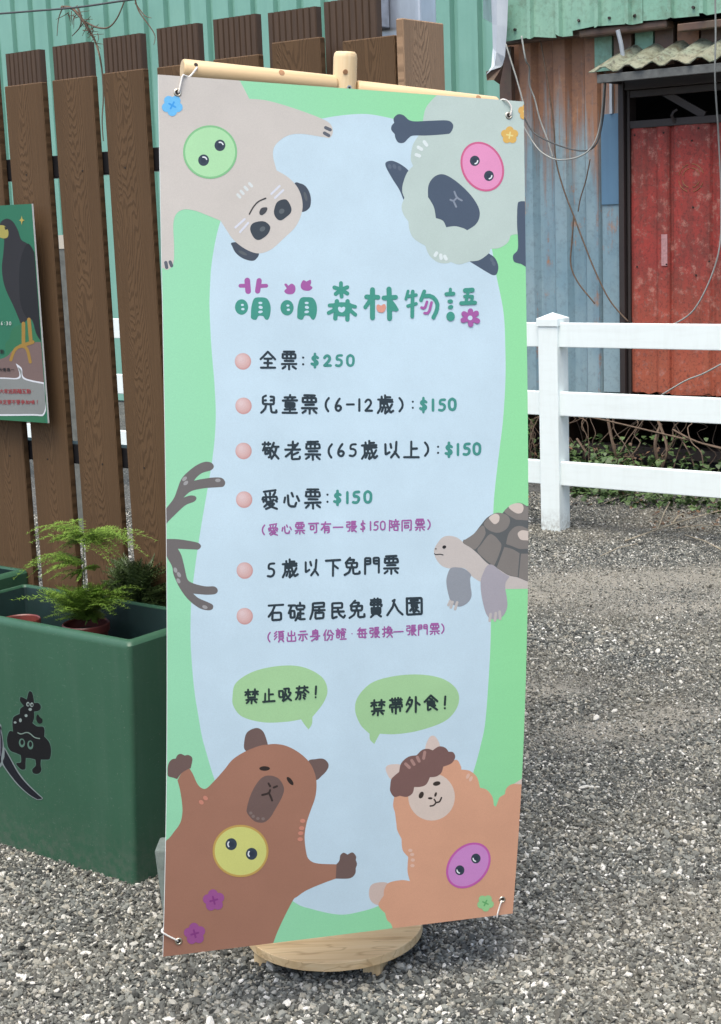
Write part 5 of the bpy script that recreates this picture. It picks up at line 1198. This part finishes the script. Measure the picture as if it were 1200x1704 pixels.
# pots
def pot(px, py, r, zt, label, h=0.15):
    c = at_z(px, py, zt); e = empty('plant_pot', (c[0], c[1], zt-h), label, 'pot'); m = MB(); n = 28
    prof = [(r*.70, 0), (r*.92, h-.022), (r*.99, h-.022), (r, h-.003), (r*.97, h), (r*.92, h-.003), (r*.88, h-.030)]
    m.add([(q*math.cos(2*math.pi*k/n), q*math.sin(2*math.pi*k/n), z) for q, z in prof for k in range(n)], [(i*n+k, i*n+(k+1) % n, (i+1)*n+(k+1) % n, (i+1)*n+k) for i in range(len(prof)-1) for k in range(n)])
    o = m.build('pot_wall', M_POT, e, sm=True); es = o.modifiers.new('n', 'EDGE_SPLIT'); es.split_angle = math.radians(35)
    m = MB(); m.add([(r*.885*math.cos(2*math.pi*k/n), r*.885*math.sin(2*math.pi*k/n), h-.026) for k in range(n)], [tuple(range(n))]); m.build('soil', M_SOIL, e); return c
c1 = pot(143, 1036, 0.066, 0.615, 'red brown plastic pot holding the bright feathery fern'); c2 = pot(33, 1030, 0.058, 0.628, 'empty red brown pot at the left end of the planter', .17)
# feathery asparagus ferns
def frond(m, base, tip, wid, drop=0.25, seed=0, nb=12, up=Vector((0, 0, 1))):
    base = Vector(base); tip = Vector(tip); ax_ = (tip-base); L_ = ax_.length; a_ = ax_.normalized(); sd2 = a_.cross(up).normalized(); prev = None; P = []
    for k in range(nb+1):
        t = k/nb; P.append(base+ax_*t+up*(math.sin(t*math.pi*.9)*L_*.10-t*t*L_*drop*.4))
    m.tube(P, [0.0009*(1-.7*k/nb) for k in range(nb+1)], 3, False)
    for k in range(1, nb+1):
        t = k/nb; wl = wid*math.sin(math.pi*min(1, t*.85+.22))**.8*random.uniform(.75, 1.15)
        for sg in (-1, 1):
            d = (sd2*sg+a_*.75+up*random.uniform(-.15, .15)).normalized(); q0 = P[k]; q1 = q0+d*wl-up*wl*.12
            m.add([q0-a_*.0006, q0+a_*.0006, q1], [(0, 1, 2)])
            nn = max(3, int(wl/0.0042))
            for j in range(1, nn+1):
                c = q0+(q1-q0)*(j/nn); ln = 0.0125*(1-.45*j/nn)*random.uniform(.8, 1.3)
                for s2 in (-1, 1):
                    dd = (d*.7+a_*s2*.75+up*random.uniform(-.35, .35)).normalized(); pn = dd.cross(up).normalized()*.0013
                    m.add([c-pn, c+pn, c+dd*ln], [(0, 1, 2)])
def fern(name, c, zt, specs, mat, stemmat, label, stems):
    e = empty(name, (c[0], c[1], zt), label, 'fern'); m = MB(); im = Vector((c[0], c[1], zt))
    specs = specs+[(b, tuple(np.array(t)+np.random.default_rng(i+99*q).normal(0, 1, 3)*np.array([.026, .026, .008])), w_*.95) for q in (1, 2, 3) for i, (b, t, w_) in enumerate(specs)]
    for b, t, w_ in specs: frond(m, Vector(b)-im, Vector(t)-im, w_)
    m.build('foliage', mat, e)
    m = MB()
    for s in stems: m.tube([Vector(p)-im for p in spline(s, 6)], .0013, 5)
    m.build('stem', stemmat, e)
M_FST = simple('fern_stem', (.14, .17, .06), .6)
fy = c1[1]
def fp(px, py, dy=0.0): return at_y(px, py, fy+dy)
sp1 = []
top = [fp(138, 905), fp(140, 930), fp(141, 960), fp(142, 1000)]
sp1 += [(fp(138, 893), fp(62, 880, .05), .028), (fp(138, 893), fp(95, 872, .06), .025), (fp(136, 898), fp(85, 895, -.02), .030), (fp(138, 893), fp(228, 900, .02), .034), (fp(139, 893), fp(205, 885, -.03), .030), (fp(140, 900), fp(190, 918, -.05), .030), (fp(136, 903), fp(105, 915, .06), .028), (fp(140, 895), fp(178, 888, .05), .028), (fp(138, 898), fp(215, 893, .05), .028), (fp(138, 895), fp(120, 885, -.05), .026), (fp(140, 896), fp(165, 900, -.06), .03)]
sp1 += [(fp(140, 938), fp(30, 943, .0), .020), (fp(140, 935), fp(60, 932, .04), .024), (fp(140, 940), fp(95, 928, -.04), .024), (fp(139, 948), fp(105, 962, -.03), .020), (fp(141, 945), fp(165, 943, .03), .010), (fp(139, 936), fp(80, 944, -.05), .022)]
sp1 += [(fp(142, 1025), fp(78, 980, -.06), .030), (fp(142, 1022), fp(100, 1000, -.08), .028), (fp(143, 1022), fp(130, 975, -.07), .026), (fp(144, 1020), fp(165, 970, -.05), .028), (fp(146, 1022), fp(198, 985, -.07), .030), (fp(146, 1025), fp(190, 1003, -.09), .030), (fp(144, 1022), fp(150, 985, -.09), .028), (fp(142, 1025), fp(115, 985, -.03), .028), (fp(145, 1020), fp(180, 962, .02), .026)]
for b_ in ((80, 985), (88, 1000), (104, 975), (122, 1003), (150, 968), (172, 978), (196, 992), (185, 1008), (160, 1000), (205, 978)): sp1.append((fp(143, 1018, -.02), fp(b_[0], b_[1], random.uniform(-.10, -.03)), .034))
for _ in range(14): sp1.append((fp(random.uniform(132, 155), random.uniform(1020, 1032)), fp(random.uniform(100, 185), random.uniform(985, 1030), random.uniform(-.05, .06)), .022))
fern('feathery_fern', c1, 0.60, sp1, M_FERN, M_FST, 'bright yellow green feathery fern in layered tiers in its red pot', [[fp(144, 1036), fp(142, 1000), fp(141, 960), fp(138, 893)], [fp(140, 1034), fp(136, 990, .02), fp(140, 935, .01)], [fp(148, 1034), fp(160, 1000, .01), fp(172, 975)]])
c3 = at_z(232, 1030, 0.57); fy = c3[1]
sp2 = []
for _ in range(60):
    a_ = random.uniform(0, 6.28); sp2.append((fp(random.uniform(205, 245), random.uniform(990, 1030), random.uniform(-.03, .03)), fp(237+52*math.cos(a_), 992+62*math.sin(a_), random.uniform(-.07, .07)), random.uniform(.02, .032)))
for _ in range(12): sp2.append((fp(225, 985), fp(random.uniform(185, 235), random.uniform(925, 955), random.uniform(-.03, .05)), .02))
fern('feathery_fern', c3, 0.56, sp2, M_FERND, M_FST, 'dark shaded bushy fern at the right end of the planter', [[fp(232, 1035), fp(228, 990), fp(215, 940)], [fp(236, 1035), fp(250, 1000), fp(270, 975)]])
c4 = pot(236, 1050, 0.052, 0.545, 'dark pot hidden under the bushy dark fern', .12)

# ------------------------------------------------------------------ bird poster fixed on the boards
p00 = at_y(77.5, 704, 3.10); pz1 = at_y(55, 339, 3.10)[2]; xr = (p00[0]+at_y(55, 339, 3.10)[0])/2; PW_ = 0.42
post = empty('bird_poster', (xr-PW_, 3.10, p00[2]), 'green poster with a black bird fixed on the brown fence boards', 'poster')
PH = pz1-p00[2]
boxo('panel', (0, 0.0, 0), (PW_, 0.006, PH), [M_CORE, pm((54, 124, 96))], post)
pb = [o for o in post.children][0]
for f in pb.data.polygons:
    if f.normal.y < -.9: f.material_index = 1
PP = Plane(post, (xr-PW_, 3.10, p00[2]), (1, 0, 0), (0, 0, 1), PW_-.003, PH)
class PosterArt(Art):
    def build(s, name, label=None):
        s.m.v = [(x_, -z_-0.0003, y_) for x_, y_, z_ in s.m.v]; o = s.m.build(name, s.mats, s.pl.p)
        if label: o['label'] = label
        return o
K = (0, 330, 4.369)
a = PosterArt(PP); a.dz = 4e-5
a.C((58, 122, 88), "-400,1300c 0,1180 40,1060 70,1020 90,950 140,920 200,920 260,960 300,1040c 330,1060c 330,1650c -400,1650c", K)
a.C((128, 108, 104), "-400,1260c 0,1170 90,1110 150,1065 260,1045 340,1050c 360,1500c -400,1500c", K)
a.C((52, 52, 56), "0,190 20,160 55,148 95,170 130,230 155,300 200,330 250,390 280,460c 300,1040c 265,985 240,900 215,868 180,900 150,905 140,880 95,775 50,680 25,600 15,500 25,400 30,290 0,250", K)
a.C((40, 41, 45), "200,330 250,390 285,470c 300,1040c 262,975 240,890 190,860 150,760 140,600 150,450", K)
a.C((180, 170, 92), "-50,200c 10,195 40,205 62,240 58,280 30,292 0,285 -50,280c", K); a.C((40, 40, 44), "35,205 55,222 40,228", K)
a.S((168, 134, 66), 6, "172,910 172,1060", K, 1); a.S((168, 134, 66), 6, "212,880 225,1030", K, 1)
a.S((168, 134, 66), 5, "80,1175 105,1100 150,1072 200,1085 222,1190", K); a.S((168, 134, 66), 6, "150,1075 240,1045", K)
a.C((196, 176, 92), "160,125c 166,150 182,160c 166,168 160,195c 154,168 140,160c 154,150", K)
a.C((226, 230, 236), "-400,1300c 0,1302 138,1298 118,1200c 160,1235 182,1305 330,1340c 330,1560 200,1580 -400,1580c", K)
a.C((142, 146, 144), "-400,1312c 0,1312 146,1308 130,1225c 158,1250 176,1315 320,1350c 324,1550 200,1568 -400,1568c", K)
a.build('printed_bird', 'black bird with yellow beak and feet')
def ptext(txt, xs, y, h, lw, rgb):
    a = PosterArt(PP); base = 0.0018; k = 0
    for ch, x_ in zip(txt, xs):
        dig = ch in DG; W = h*(.6 if dig else .95)
        for st_ in (DG if dig else G)[ch].split('/'):
            pts = [(x_+(float(q[:2])-50)/100*W, y+(float(q[2:])-50)/100*h) for q in st_.split()]
            a.col(rgb); k = stroke(a.m, PP, pts if len(pts) < 3 else chaikin(pts, 1), lw, base, k)
    a.build('lettering')
ptext("16:30", (-1, 4, 8.5, 13, 18), 538, 7, 0.8, (226, 232, 228))
ptext("大家近距離互動.", (3.5, 11, 18.5, 26, 33.5, 41, 49, 56, 63), 651, 8, .9, (160, 66, 70)); ptext("決定要不要參加唷!", (1, 9, 16.5, 24, 31.5, 39, 47, 55, 63), 669, 8, .9, (160, 66, 70))
ptext("大張換一", (2, 8, 15, 22), 615, 6, .8, (44, 42, 46)); ptext("動", (4.5,), 585, 7, .9, (44, 50, 46))
